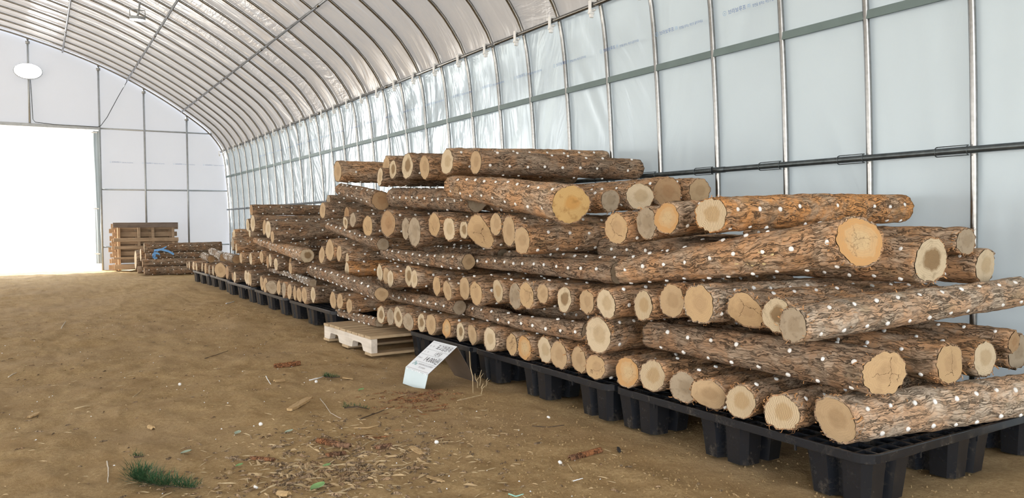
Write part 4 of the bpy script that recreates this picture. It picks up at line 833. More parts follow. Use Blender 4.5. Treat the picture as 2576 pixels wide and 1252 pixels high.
def build_log(i, d):
    A = Vector(d[0]); B = Vector(d[1]); r1, r2 = d[2], d[3]; look, bark, tilt, tv, kind, label, group = d[4:11]
    rs = np.random.RandomState(100 + i)
    ax = (B - A); L = ax.length; zx = ax / L
    zc = max(.6, (A - CP).dot(CF))
    px = 1935.0 / zc * (r1 * 2)
    nseg = int(np.clip(px * .42, 16, 56)); nz = int(np.clip(L * 1935 / zc / 9, 10, 84))
    # frame: local z along the log, local x as horizontal as possible
    xx = Vector((0, 0, 1)).cross(zx).normalized(); yy = zx.cross(xx)
    MW = Matrix(((xx.x, yy.x, zx.x, A.x), (xx.y, yy.y, zx.y, A.y), (xx.z, yy.z, zx.z, A.z), (0, 0, 0, 1)))
    R3 = np.array([[xx.x, yy.x, zx.x], [xx.y, yy.y, zx.y], [xx.z, yy.z, zx.z]])
    root = bpy.data.objects.new('log', None); root.empty_display_size = .05; root.matrix_world = MW; link(root)
    tag(root, label, 'log', group)
    sd = 200 + i * 7
    bend = rs.uniform(-.010, .010, 2) * (L / 1.1)
    lob = rs.uniform(0, 6.28, 3); la = rs.uniform(.008, .026, 3)
    def surf(th, z):
        s = np.clip(z / L, 0, 1)
        R = r1 + (r2 - r1) * s
        lo = la[0] * np.cos(2 * th + lob[0]) + la[1] * np.cos(3 * th + lob[1] + 1.2 * s) + .5 * la[2] * np.cos(5 * th + lob[2])
        R = R * (1 + lo * .9)
        R = R + .05 * r1 * vnoise(np.cos(th) * 1.3, np.sin(th) * 1.3, z * 3.2, sd)
        k = 1.0 / .016
        a = vnoise(np.cos(th) * r1 * k, np.sin(th) * r1 * k, z * 13 + 2 * np.sin(z * 9), sd + 1)
        b = vnoise(np.cos(th) * r1 * k * 2.2, np.sin(th) * r1 * k * 2.2, z * 34, sd + 2)
        return R * .96 + .0036 * (1 - 2.2 * np.abs(a)) + .0022 * b
    def centre(z):
        s = np.sin(np.pi * np.clip(z / L, 0, 1))
        return bend[0] * s, bend[1] * s
    # cut plane of the visible end
    nl = Vector((0, 0, -1.0))
    if tilt or tv:
        side = Vector((0, -1, 0)) if kind == 'C' else Vector((-1, 0, 0))
        if kind == 'G': side = Vector((0, -1, 0))
        nw = -zx + side * math.tan(math.radians(tilt)) + Vector((0, 0, 1)) * math.tan(math.radians(tv))
        nl = Vector((nw.dot(xx), nw.dot(yy), nw.dot(zx))).normalized()
    jt = rs.uniform(-.06, .06, 4)
    kk = .75 if ('facets' in label or 'stepped' in label) else 0.0
    def cut0(x, y): return -(nl.x * x + nl.y * y) / nl.z + jt[0] * x + jt[1] * y + kk * np.maximum(0, .25 * r1 - .8 * np.asarray(y) - .35 * np.asarray(x)) * .8
    def cut1(x, y): return jt[2] * x + jt[3] * y
    th = np.linspace(0, 2 * np.pi, nseg, endpoint=False)
    zz = np.linspace(0, L, nz)
    TH, ZZ = np.meshgrid(th, zz)
    Rr = surf(TH, ZZ)
    cx, cy = centre(ZZ)
    Xl = cx + Rr * np.cos(TH); Yl = cy + Rr * np.sin(TH)
    Wt = np.clip(1 - ZZ / (.35 * L), 0, 1) ; Wt1 = np.clip((ZZ - .7 * L) / (.3 * L), 0, 1)
    Zl = ZZ + cut0(Xl, Yl) * Wt + cut1(Xl, Yl) * Wt1
    Vb = np.stack([Xl, Yl, Zl], -1)
    rag = .0025 * rs.randn(nseg)
    Vb[0, :, 2] += rag
    V = Vb.reshape(-1, 3)
    f = grid_faces(nz, nseg, True)
    inner = []
    for (row, sg) in ((0, 1), (nz - 1, -1)):
        c = np.array([*centre(zz[row])]); ri = .905 + .03 * rs.rand()
        xi = c[0] + (Vb[row, :, 0] - c[0]) * ri; yi = c[1] + (Vb[row, :, 1] - c[1]) * ri
        zi = (zz[row] + (cut0(xi, yi) if row == 0 else cut1(xi, yi))) + sg * .0015
        b = len(V); V = np.concatenate([V, np.stack([xi, yi, zi], -1)])
        for k in range(nseg):
            k2 = (k + 1) % nseg; a0 = row * nseg + k; a1 = row * nseg + k2
            f.append((a0, b + k, b + k2, a1) if row == 0 else (a0, a1, b + k2, b + k))
        inner.append((xi, yi, c, row))
    f = [tuple(q[::-1]) for q in f]
    obj('bark', mesh('bark', V, [q[::-1] for q in f], BARK[bark], True), root)
    for e, (xi, yi, c, row) in enumerate(inner):
        nr = 5 if px > 40 else 3
        vs = []; uvs = []
        for j in range(nr):
            s = 1 - j / nr
            x = c[0] + (xi - c[0]) * s * 1.004; y = c[1] + (yi - c[1]) * s * 1.004
            z = zz[row] + (cut0(x, y) if row == 0 else cut1(x, y)) + (-1 if row == 0 else 1) * (.0008 + .0014 * vnoise(x * 40, y * 40, i, 90))
            vs += list(zip(x, y, z)); ux = .5 + .5 * s * np.cos(th); uy = .5 + .5 * s * np.sin(th); uvs += list(zip(ux, uy))
        vs.append((c[0], c[1], zz[row] + (float(cut0(c[0], c[1])) if row == 0 else float(cut1(c[0], c[1]))) - (.002 if row == 0 else -.002))); uvs.append((.5, .5))
        fs = grid_faces(nr, nseg, True) + [((nr - 1) * nseg + k, (nr - 1) * nseg + (k + 1) % nseg, nr * nseg) for k in range(nseg)]
        if row == 0: fs = [q[::-1] for q in fs]
        me = mesh('cut_face', vs, fs, END[look if row == 0 else 0], True)
        ul = me.uv_layers.new(name='UVMap'); li = np.empty(len(me.loops), dtype=np.int32); me.loops.foreach_get('vertex_index', li)
        ul.data.foreach_set('uv', np.array(uvs, dtype=np.float32)[li].ravel())
        obj('cut_face', me, root)
    if px > 58 and kind != 'G' and rs.rand() < (.85 if px > 90 else .5):
        fm = MB(); nf = int(26 + px * .25)
        for _ in range(nf):
            if rs.rand() < .75: t0 = rs.uniform(0, 6.28); z0 = rs.uniform(-.004, .03)
            else: t0 = rs.uniform(0, 6.28); z0 = rs.uniform(.03, min(.6, L * .8))
            R0 = float(surf(np.array(t0), np.array(max(z0, 0)))); Lf = rs.uniform(.008, .03); wd = rs.uniform(.0006, .0018)
            px0, py0 = R0 * math.cos(t0), R0 * math.sin(t0); zo = z0 + float(cut0(px0, py0)) * max(0, 1 - z0 / (.35 * L))
            dt = rs.uniform(-.25, .25); dzf = rs.uniform(-1, .5) * Lf; lift = rs.uniform(.001, .010)
            pts = []
            for q in range(4):
                u = q / 3; tt = t0 + dt * u; RR = R0 + lift * math.sin(2.4 * u); pts.append((RR * math.cos(tt), RR * math.sin(tt), zo + dzf * u))
            tx, ty = -math.sin(t0) * wd, math.cos(t0) * wd
            fm.add([(p[0] - tx, p[1] - ty, p[2]) for p in pts] + [(p[0] + tx, p[1] + ty, p[2] + wd) for p in pts], [(q, q + 1, q + 5, q + 4) for q in range(3)])
        tag(fm.build('bark_fibre', M_FIBRE, root), kind='stuff')
    if 'thickest' in label:
        tc_ = np.array(CP) - np.array((A + B) / 2); tl = R3.T @ tc_; tb = math.atan2(tl[1], tl[0]); gm = MB()
        for _ in range(70):
            t0 = tb + rs.normal(-.05, .22); z0 = .34 + rs.normal(0, .05); R0 = float(surf(np.array(t0), np.array(z0))) + .0012; s_ = rs.uniform(.002, .008)
            ps = []
            for q in range(6):
                a_ = q * math.pi / 3; k_ = s_ * rs.uniform(.6, 1.2); tt = t0 + k_ * math.cos(a_) / R0; ps.append((R0 * math.cos(tt), R0 * math.sin(tt), z0 + 1.5 * k_ * math.sin(a_)))
            gm.add(ps, [tuple(range(6))])
        tag(gm.build('fungus_patch', M_FUNGUS, root), kind='stuff')
    # spawn plugs in staggered rows, where the stack leaves them in sight
    nrow = 5 if r1 > .055 else 4
    sv = []; sf = []
    a0 = rs.uniform(0, 6.28)
    for q in range(nrow):
        sp = rs.uniform(.092, .115)
        z = .05 + (sp / 2 if q % 2 else 0) + rs.uniform(0, .02)
        while z < L - .03:
            t = a0 + 2 * math.pi * q / nrow + rs.uniform(-.10, .10); zp = z + rs.uniform(-.008, .008); z += sp
            n_l = np.array([math.cos(t), math.sin(t), 0.0]); nwv = R3 @ n_l
            R = float(surf(np.array(t), np.array(zp))); c = centre(zp)
            pl = np.array([c[0] + (R + .0012) * n_l[0], c[1] + (R + .0012) * n_l[1], zp])
            pw = R3 @ pl + np.array(A); tocam = np.array(CP) - pw; dist = np.linalg.norm(tocam)
            if nwv @ tocam / dist < .12 or rs.rand() < .05: continue
            dz = (pw - np.array(CP)) @ np.array(CF)
            xa = np.array([-n_l[1], n_l[0], 0.0]); ya = np.array([0, 0, 1.0])
            ml = np.stack([xa, ya, n_l], 1)
            if .0150 * 1935 / max(dz, .3) >= 9.6:
                o = bpy.data.objects.new('plug', PLUG); o.matrix_world = Matrix([[*ml[0], pl[0]], [*ml[1], pl[1]], [*ml[2], pl[2]], [0, 0, 0, 1]]); link(o, root)
                s = rs.uniform(.85, 1.12); o.scale = (s, s * rs.uniform(.8, 1.1), 1)
            else:
                b = len(sv); s = rs.uniform(.9, 1.12)
                sv += [tuple(p) for p in (PVa * np.array([s, s, 1])) @ ml.T + pl]; sf += [tuple(b + k for k in g) for g in PF]
    if sv: tag(obj('plugs', mesh('plugs', sv, sf, M_PLUG, True), root), kind='stuff')
    return root
for i, d in enumerate(LOGS): build_log(i, d)
# ------------------------------------------------------------------ lettering (built-in font)
def text_mesh(s, size, shear=0.0):
    cu = bpy.data.curves.new('t', 'FONT'); cu.body = s; cu.size = size; cu.shear = shear; cu.resolution_u = 2
    o = bpy.data.objects.new('t', cu); C.collection.objects.link(o)
    dg = bpy.context.evaluated_depsgraph_get()
    me = bpy.data.meshes.new_from_object(o.evaluated_get(dg))
    bpy.data.objects.remove(o); bpy.data.curves.remove(cu)
    return me
def text(name, s, size, mat, parent, M, width=None):
    me = text_mesh(s, size)
    xs = [v.co.x for v in me.vertices]
    if xs and width:
        k = width / (max(xs) - min(xs)); x0 = min(xs)
        for v in me.vertices: v.co.x = (v.co.x - x0) * k
    me.materials.clear(); me.materials.append(mat); me.name = name
    return obj(name, me, parent, None, M)
def basis(X, Y, o):
    X = Vector(X).normalized(); Yv = Vector(Y); Z = X.cross(Yv).normalized(); Yv = Z.cross(X)
    return Matrix(((X.x, Yv.x, Z.x, o[0]), (X.y, Yv.y, Z.y, o[1]), (X.z, Yv.z, Z.z, o[2]), (0, 0, 0, 1)))
# film print, one run every half metre along the right wall
prints = tag(empty('trim_2', (0, 0, 0)), kind='structure')
me1 = text_mesh('브라보루프', .026); me2 = text_mesh('㈜', .026); me3 = text_mesh('장면을 원하는 색상의 골지하세요', .017)
for me, wd, mt in ((me1, .113, M_BLUE), (me2, .022, M_BLUE2), (me3, .172, M_BLUE)):
    xs_ = [v.co.x for v in me.vertices]; k = wd / max(1e-6, max(xs_) - min(xs_)); x0 = min(xs_)
    for v in me.vertices: v.co.x = (v.co.x - x0) * k
    me.materials.clear(); me.materials.append(mt)
mb = MB()
for k in range(16):
    a0, a1 = 2 * math.pi * k / 16, 2 * math.pi * (k + 1) / 16
    mb.add([(.012 * math.cos(a0), .012 * math.sin(a0) + .009, 0), (.012 * math.cos(a1), .012 * math.sin(a1) + .009, 0), (.010 * math.cos(a1), .010 * math.sin(a1) + .009, 0), (.010 * math.cos(a0), .010 * math.sin(a0) + .009, 0)], [(0, 1, 2, 3)])
mb.add([(-.003, .008, 0), (.0, .004, 0), (.003, .008, 0), (.0, .013, 0)], [(0, 1, 2, 3)])
lg = mb.me('emblem', M_BLUE2)
tilt_w = Vector((-.05, 0, .30)).normalized()
for k in range(20):
    y = 2.775 + .5015 * k
    if y > 14.3: break
    for me, dx, nm in ((lg, .0, 'emblem'), (me1, .024, 'print'), (me2, .145, 'print'), (me3, .178, 'print')):
        obj(nm, me, prints, None, basis((0, -1, .01), tilt_w, (2.992, y - dx, 1.825)))
for k in range(4):
    x = 1.12 + .505 * k
    for me, dx, nm in ((lg, .0, 'emblem'), (me1, .024, 'print'), (me2, .145, 'print'), (me3, .178, 'print')):
        if x + dx < 2.95: obj(nm, me, prints, None, basis((1, 0, 0), (0, 0, 1), (x + dx, YE - .001, 1.855)))

# ------------------------------------------------------------------ price sign
F1, F2 = Vector((1.533, 3.519, -.012)), Vector((1.548, 3.301, -.012))
L1, L2 = Vector((1.552, 3.524, .066)), Vector((1.568, 3.300, .064))
R1 = Vector((1.724, 3.552, .180)); R2 = R1 + (L2 - L1)
K1, K2 = Vector((1.845, 3.560, -.012)), Vector((1.856, 3.335, -.012))
sign = tag(empty('price_sign', (1.68, 3.42, 0)), 'white folded sheet-metal price sign lettered 14,000 in front of the logs', 'sign')
so_ = Vector((1.68, 3.42, 0))
def sheet(name, quad, mat, th=.0016):
    a, b, c, d = [q - so_ for q in quad]; n = (b - a).cross(d - a).normalized() * th
    m = MB(); m.add([a, b, c, d, a - n, b - n, c - n, d - n], [(0, 1, 2, 3), (4, 7, 6, 5), (0, 4, 5, 1), (1, 5, 6, 2), (2, 6, 7, 3), (3, 7, 4, 0)])
    return m.build(name, mat, sign)
sheet('lip', (F1, F2, L2, L1), M_LIP)
sheet('front_panel', (L1, L2, R2, R1), M_ALU)
sheet('back_panel', (R1, R2, K2, K1), M_ALU)
ex = (L2 - L1).normalized(); ey = (R1 - L1).normalized(); ez = ex.cross(ey).normalized()
WS = (L2 - L1).length; HS = (R1 - L1).length
lab = sheet('label', [q + ez * .0016 for q in (L1, L2, R2, R1)], M_LABEL, .0008)
def on_label(u, v): return L1 - so_ + ex * (u * WS) + ey * (v * HS) + ez * .0024
def ltext(s, u, v, size, mat, width): text('lettering', s, size, mat, lab, basis(ex, ey, on_label(u, v)), width)
ltext('표고접종목', .36, .765, .040, M_INK, .135)
ltext('1본당', .54, .565, .030, M_INK, .055)
ltext('14,000원', .37, .335, .044, M_INK, .130)
for s, u, v, wd in (('품', .07, .80, .010), ('명', .20, .80, .010), ('규', .07, .59, .010), ('격', .20, .59, .010), ('판', .06, .375, .009), ('매', .125, .375, .009), ('가', .19, .375, .009)):
    ltext(s, u, v, .012, M_INK2, wd)
ltext('청아산림버섯영농조합 및 표고버섯재배단지', .33, .19, .012, M_INK2, .135)
ltext('문의 안내센터', .44, .10, .012, M_INK2, .06)
m = MB()
for v in (.945, .70, .52, .27, .03):
    a, b = on_label(.02, v), on_label(.98, v); t_ = ey * .0011
    m.add([a, b, b + t_, a + t_], [(0, 1, 2, 3)])
m.build('ruled_line', M_INK2, lab)
m = MB()
for (pts) in (((.10, .15), (.155, .255), (.18, .255), (.13, .15)), ((.165, .255), (.19, .255), (.235, .15), (.205, .15)), ((.215, .22), (.24, .22), (.285, .15), (.262, .15)), ((.275, .215), (.295, .22), (.25, .15), (.23, .15))):
    m.add([on_label(*q) for q in pts], [(0, 1, 2, 3)])
m.build('emblem', M_TEAL, lab)
m = MB()
for k in range(26):
    u = .03 + .93 * k / 26 + rnd.uniform(-.01, .01); l = rnd.uniform(.01, .035); v = rnd.uniform(-.006, -.03)
    a = L1 - so_ + ex * (u * WS) + ez * .0008; b = a + ex * (l * WS); n = (F1 - L1).normalized()
    m.add([a, b, b + n * abs(v) * .25, a + n * abs(v) * .2], [(0, 3, 2, 1)])
m.build('torn_edge', M_LABEL, sign)

# ------------------------------------------------------------------ lamps and cable
def emis(name, col, s):
    t = NT(name); return t.done(t('Emission', {'Color': (*col, 1), 'Strength': s}).outputs[0])
M_LAMP = emis('lamp_glow', (1, .99, .96), 14.0)
lamp = tag(empty('floodlight', (-.05, YE - .08, 3.285)), 'glaring oval floodlight on the post above the door', 'lamp')
def disc(a, b, n=24):
    return [(a * math.cos(2 * math.pi * k / n), b * math.sin(2 * math.pi * k / n)) for k in range(n)]
m = MB(); q = disc(.20, .125); n = len(q)
m.add([(x, .03, z) for x, z in q] + [(x * 1.03, -.01, z * 1.03) for x, z in q] + [(x * .96, -.03, z * .96) for x, z in q], [tuple(range(n))] + [(i * n + k, (i + 1) * n + k, (i + 1) * n + (k + 1) % n, i * n + (k + 1) % n) for i in range(2) for k in range(n)])
m.build('housing', M_ENDPIPE, lamp)
m = MB(); m.add([(x * .96, -.031, z * .96) for x, z in q] + [(0, -.045, 0)], [((k + 1) % n, k, n) for k in range(n)]); m.build('lens', M_LAMP, lamp, True)
m = MB(); m.box(-.03, .03, .02, .07, -.03, .03); m.build('bracket', M_ENDPIPE, lamp)
l2 = tag(empty('floodlight', (1.055, 9.899, 3.16)), 'small floodlight hanging under the arched roof near its top', 'lamp')
m = MB(); q = disc(.085, .06); n = len(q)
m.add([(x, y, .02) for x, y in q] + [(x, y, -.015) for x, y in q], [tuple(range(n))] + [(k, n + k, n + (k + 1) % n, (k + 1) % n) for k in range(n)])
m.build('housing', M_ENDPIPE, l2)
m = MB(); m.add([(x * .94, y * .94, -.016) for x, y in q] + [(0, 0, -.024)], [((k + 1) % n, k, n) for k in range(n)]); m.build('lens', M_LAMP, l2, True)
m = MB(); m.tube([(.0, .0, .02), (.02, .01, .12), (.03, .02, .20)], .012, 6); m.tube([(-.08, 0, .02), (-.08, 0, .1), (.08, 0, .1), (.08, 0, .02)], .008, 6); m.build('bracket', M_ENDPIPE, l2, True)
m = MB(); cpts = [(-.02, YE - .03, 3.16), (-.01, YE - .03, 2.9), (.0, YE - .035, 2.52), (.03, YE - .035, 2.475), (.30, YE - .035, 2.452), (.94, YE - .035, 2.45), (.985, YE - .035, 2.475), (1.08, YE - .035, 2.62), (1.25, YE - .04, 2.97), (1.40, YE - .06, 3.26)]
m.tube(cpts, .006, 6); tag(m.build('cable', M_STEEL_D, None, True), 'thin dark cable running along the lintel and up to the roof tube', 'cable')

# ------------------------------------------------------------------ blue strap round the topmost log of the ground pile
M_STRAP = simple('blue_strap', (.16, .36, .66), .7, 0, .3, .15, 30.0)
gl = [d for d in LOGS if 'strap' in d[9]][0]
ga = Vector(gl[0]); gr = gl[2]
strap = tag(empty('strap', tuple(ga + Vector((.12, 0, gr)))), 'blue cloth strap knotted round the end of the pile top log', 'strap')
def ribbon(m, pts, wdir, wd):
    pts = [Vector(p) for p in pts]; wv = Vector(wdir).normalized() * wd / 2; v = []; f = []
    for p in pts: v += [p - wv, p + wv]
    for i in range(len(pts) - 1): f.append((2 * i, 2 * i + 1, 2 * i + 3, 2 * i + 2))
    m.add(v, f)
m = MB(); c0 = Vector((0, 0, -gr))
gq = gr * 1.04 + .012
ribbon(m, [c0 + gq * Vector((.16 * math.sin(a), -math.cos(a), math.sin(a))) for a in np.linspace(-.35, 2.3, 18)], (1, 0, .1), .035)
ribbon(m, [c0 + gq * Vector((.8 * math.cos(a) + .35, -1.06 - .06 * math.sin(a), .15 + .55 * math.sin(a))) for a in np.linspace(-.2, 5.0, 24)], (0, .3, 1), .03)
m.build('loop', M_STRAP, strap)
m = MB(); ribbon(m, [(.0, -gr * .7, .035), (.10, -gr * .9, .05), (.2, -gr * 1.15, .02), (.28, -gr * 1.3, -.03)], (.2, .3, 1), .035); ribbon(m, [(.05, -gr * .8, .03), (.12, -gr * .8, .06), (.18, -gr * .7, .09)], (.4, .2, 1), .03); m.build('tail', M_STRAP, strap)

# ------------------------------------------------------------------ litter on the soil
M_STRAW = simple('straw', (.52, .405, .245), .8, 0, .2, .2, 60.0)
M_TWIG = simple('pale_twig', (.62, .55, .45), .7, 0, .2, .2, 60.0)
M_DTWIG = simple('dark_twig', (.10, .07, .05), .8, 0, .2, .2, 60.0)
M_CHIP = wood_mat('wood_chip', (.42, .28, .13), (.60, .43, .24), (.1, 1, 1), 60.0)
M_BARKB = bark_mat('loose_bark', (.16, .085, .05), (.25, .135, .08), (.36, .22, .14), (.40, .17, .07), 1.2)
M_GREEN = simple('juniper_green', (.032, .085, .032), .6, 0, .3, .4, 80.0)
M_LEAF = simple('green_leaf', (.20, .36, .13), .5, 0, .4, .15, 40.0)
M_LEAF2 = simple('grey_green_leaf', (.36, .42, .32), .6, 0, .3, .15, 40.0)
M_MINT = simple('mint_plastic', (.35, .66, .58), .4, 0, .4, .05)
M_WHITE = simple('white_scrap', (.82, .83, .83), .5, 0, .4, .05)
M_PALEB = simple('pale_blue_plastic', (.45, .68, .74), .4, 0, .4, .05)
M_BLACK = simple('black_scrap', (.02, .02, .022), .5, 0, .4, .1)
def gp(p, dz=0.0): return Vector((p[0], p[1], float(gz(p[0], p[1])) + dz))
def stick(name, pts, r, mat, label, cat='twig', group=None, lift=.6):
    c = gp(pts[len(pts) // 2]); ps = [gp(p, r * lift) - c for p in pts]
    n = []
    for i in range(len(ps) - 1):
        for k in range(4): n.append(ps[i].lerp(ps[i + 1], k / 4))
    n.append(ps[-1])
    n = [p + Vector((rnd.uniform(-.3, .3) * r, rnd.uniform(-.3, .3) * r, rnd.uniform(0, .4) * r)) for p in n]
    rr = [r * (1 - .5 * i / len(n)) for i in range(len(n))]
    m = MB(); m.tube(n, rr, 6); return tag(m.build(name, mat, None, True, tuple(c)), label, cat, group)
def slab(name, p, q, wd, th, mat, label, cat, curl=0.0, rough=.1):
    a, b = gp(p), gp(q); c = (a + b) / 2; d = b - a; L = d.length; d.normalize(); s = Vector((-d.y, d.x, 0)).normalized()
    v = []; nu, nw = 10, 5
    for face in (1, 0):
        for i in range(nu):
            t = i / (nu - 1); e = wd * (.55 + .45 * math.sin(math.pi * (.12 + .76 * t))) * (1 + rough * rnd.uniform(-1, 1))
            for j in range(nw):
                u = j / (nw - 1) - .5
                z = th * face + .002 + curl * (1 - 4 * u * u) + .002 * rnd.random()
                v.append((a - c) + d * (L * t + rnd.uniform(-.002, .002)) + s * (u * e) + Vector((0, 0, z)))
    f = []
    g = grid_faces(nu, nw)
    f += g; f += [tuple(nu * nw + k for k in q)[::-1] for q in g]
    ed = [i * nw for i in range(nu)] + [(nu - 1) * nw + j for j in range(1, nw)] + [i * nw + nw - 1 for i in range(nu - 2, -1, -1)] + [j for j in range(nw - 2, 0, -1)]
    for k in range(len(ed)):
        k2 = ed[(k + 1) % len(ed)]; f.append((ed[k], nu * nw + ed[k], nu * nw + k2, k2))
    return tag(obj(name, mesh(name, v, f, mat, False), None, tuple(c)), label, cat)
slab('wood_chip', (0.877, 3.181), (1.033, 3.409), 0.034, 0.01, M_CHIP, 'flat tan wood chip lying alone on the soil', 'wood chip', 0, 0.05)
slab('bark_piece', (1.107, 4.302), (1.25, 4.294), 0.045, 0.006, M_BARKB, 'red-brown curled bark piece left of the price sign', 'bark', 0.016, 0.1)
slab('bark_piece', (1.499, 2.067), (1.644, 2.081), 0.03, 0.005, M_BARKB, 'rust-red torn bark piece below the near pallets', 'bark', 0.01, 0.3)
slab('bark_piece', (0.847, 2.714), (0.932, 2.611), 0.03, 0.008, M_BARKB, 'grey-brown bark slab in the litter heap', 'bark', 0.008, 0.15)
slab('bark_piece', (0.824, 2.546), (0.898, 2.564), 0.02, 0.006, M_BARKB, 'narrow dark bark sliver under the bark slab', 'bark', 0.006, 0.2)
slab('bark_piece', (0.989, 2.511), (1.049, 2.512), 0.024, 0.006, M_BARKB, 'reddish bark flake right of the bark slab', 'bark', 0.006, 0.2)
slab('bark_piece', (0.601, 2.668), (0.665, 2.606), 0.02, 0.005, M_BARKB, 'pinkish bark strip at the left of the litter heap', 'bark', 0.005, 0.2)
slab('bark_piece', (0.582, 2.242), (0.6, 2.192), 0.022, 0.008, M_CHIP, 'tan bark plug at the bottom edge', 'bark', 0.004, 0.2)
slab('bark_piece', (1.104, 2.465), (1.098, 2.369), 0.022, 0.005, M_CHIP, 'tan triangular splinter near the litter heap', 'wood chip', 0, 0.2)
slab('bark_piece', (1.011, 2.141), (1.03, 2.068), 0.014, 0.004, M_CHIP, 'orange-tan splinter right of the litter heap', 'wood chip', 0, 0.2)
slab('bark_piece', (-0.043, 3.703), (-0.008, 3.759), 0.018, 0.006, M_CHIP, 'tan wood splinter at the far left', 'wood chip', 0, 0.2)
slab('bark_piece', (0.97, 3.777), (1.025, 3.808), 0.022, 0.006, M_CHIP, 'curved bark splinter beside a white twig', 'bark', 0.006, 0.1)
slab('wood_chip', (1.299, 3.732), (1.346, 3.712), 0.018, 0.006, M_CHIP, 'short flat stick by a green tuft', 'wood chip', 0, 0.1)
slab('bark_piece', (0.356, 3.266), (0.368, 3.231), 0.02, 0.006, M_CHIP, 'small curled bark chip in the open soil', 'bark', 0.006, 0.2)
stick('twig', [(1.071, 3.384), (1.054, 3.259), (1.029, 3.114), (1.033, 2.994)], 0.0022, M_TWIG, 'bent white twig right of the flat wood chip', 'twig')
stick('twig', [(0.185, 2.895), (0.182, 2.787), (0.172, 2.681)], 0.0026, M_TWIG, 'straight pale twig standing out at lower left', 'twig')
stick('twig', [(1.643, 2.515), (1.698, 2.479), (1.764, 2.465)], 0.0022, M_DTWIG, 'thin black twig below the pallets', 'twig')
stick('straw', [(0.695, 2.5), (0.775, 2.478), (0.86, 2.459)], 0.0022, M_STRAW, 'long pale straw across the litter heap', 'straw')
stick('straw', [(0.974, 2.334), (1.007, 2.323), (1.042, 2.321)], 0.0022, M_STRAW, 'pale straw right of the litter heap', 'straw')
stick('straw', [(1.593, 3.052), (1.723, 3.083), (1.868, 3.1)], 0.0028, M_STRAW, 'long straw stalk right of the price sign', 'straw')
stick('straw', [(0.273, 2.39), (0.303, 2.429), (0.323, 2.44)], 0.003, M_STRAW, 'straw stalk under the juniper sprig', 'straw')
stick('straw', [(0.356, 3.834), (0.387, 3.93), (0.412, 4.015)], 0.0026, M_STRAW, 'straw splinter in mid soil', 'straw')
stick('straw', [(0.123, 3.747), (0.155, 3.743), (0.18, 3.752)], 0.003, M_STRAW, 'flat straw blade in a dry tuft', 'straw')
stick('straw', [(-0.142, 4.794), (-0.122, 4.832), (-0.105, 4.859)], 0.003, M_TWIG, 'short white twig at the left edge', 'twig')
stick('twig', [(0.145, 6.712), (0.166, 6.915), (0.189, 7.16)], 0.004, M_TWIG, 'pale twig standing out in the far soil', 'twig')
stick('twig', [(0.975, 3.958), (0.957, 3.83), (0.946, 3.749)], 0.0026, M_WHITE, 'white splinter left of the green tuft', 'twig')
stick('twig', [(0.826, 4.776), (0.907, 4.853), (1.015, 5.045)], 0.0022, M_DTWIG, 'thin brown twig in the middle distance', 'twig')
stick('twig', [(1.083, 2.916), (1.2, 3.019), (1.307, 3.093)], 0.0024, M_DTWIG, 'long brown twig below the price sign', 'twig')
stick('twig', [(1.385, 3.024), (1.378, 2.986), (1.375, 2.954)], 0.002, M_TWIG, 'small pale splinter below the price sign', 'twig')
stick('straw', [(1.029, 2.836), (1.081, 2.823), (1.134, 2.832)], 0.004, M_CHIP, 'brown stick in front of the litter heap', 'twig')
stick('straw', [(1.464, 2.028), (1.448, 1.989), (1.434, 1.955)], 0.0016, M_STRAW, 'curled straw by the rust-red bark', 'straw')
stick('white_strip', [(1.139, 3.767), (1.188, 3.781), (1.236, 3.834)], 0.0035, M_WHITE, 'white strip beside the green tuft', 'strip')
stick('white_strip', [(1.551, 7.78), (1.6, 7.835), (1.657, 7.931)], 0.006, M_WHITE, 'white strip lying by the far black pallets', 'strip')
stick('plastic_strip', [(1.142, 1.874), (1.154, 1.851), (1.176, 1.845)], 0.0024, M_MINT, 'mint green plastic strip at the bottom edge', 'strip')
stick('plastic_strip', [(1.238, 1.771), (1.25, 1.771), (1.261, 1.771)], 0.0026, M_PALEB, 'pale blue plastic strip at the bottom edge', 'strip')
stick('plastic_strip', [(1.38, 1.891), (1.396, 1.884), (1.415, 1.881)], 0.0022, M_WHITE, 'grey-white plastic strip above the bottom edge', 'strip')
slab('black_scrap', (1.708, 2.068), (1.684, 2.028), 0.01, 0.008, M_BLACK, 'small black scrap in front of the pallets', 'scrap', 0.0, 0.1)
tag(obj('loose_plug', PLUG, None, tuple(gp((1.777, 2.594), .006))), 'white plug on the soil under the second pallet', 'plug')
C.collection.objects[-1].rotation_euler = (0.0, .6, 0)
tag(obj('loose_plug', PLUG, None, tuple(gp((1.454, 2.055), .006))), 'white plug on the soil beside the rust-red bark', 'plug')
C.collection.objects[-1].rotation_euler = (0.5, .6, 0)
tag(obj('loose_plug', PLUG, None, tuple(gp((1.154, 3.7), .006))), 'white plug on the soil below the white strip', 'plug')
C.collection.objects[-1].rotation_euler = (1.0, .6, 0)
tag(obj('loose_plug', PLUG, None, tuple(gp((0.732, 3.064), .006))), 'white plug on the soil left of the wood chip', 'plug')
C.collection.objects[-1].rotation_euler = (1.5, .6, 0)
tag(obj('loose_plug', PLUG, None, tuple(gp((0.579, 4.024), .006))), 'white plug on the soil at mid left', 'plug')
C.collection.objects[-1].rotation_euler = (2.0, .6, 0)
tag(obj('loose_plug', PLUG, None, tuple(gp((1.185, 2.43), .006))), 'white plug on the soil right of the litter heap', 'plug')
C.collection.objects[-1].rotation_euler = (2.5, .6, 0)
tag(obj('loose_plug', PLUG, None, tuple(gp((0.543, 2.348), .006))), 'white plug on the soil at bottom left of the heap', 'plug')
C.collection.objects[-1].rotation_euler = (3.0, .6, 0)
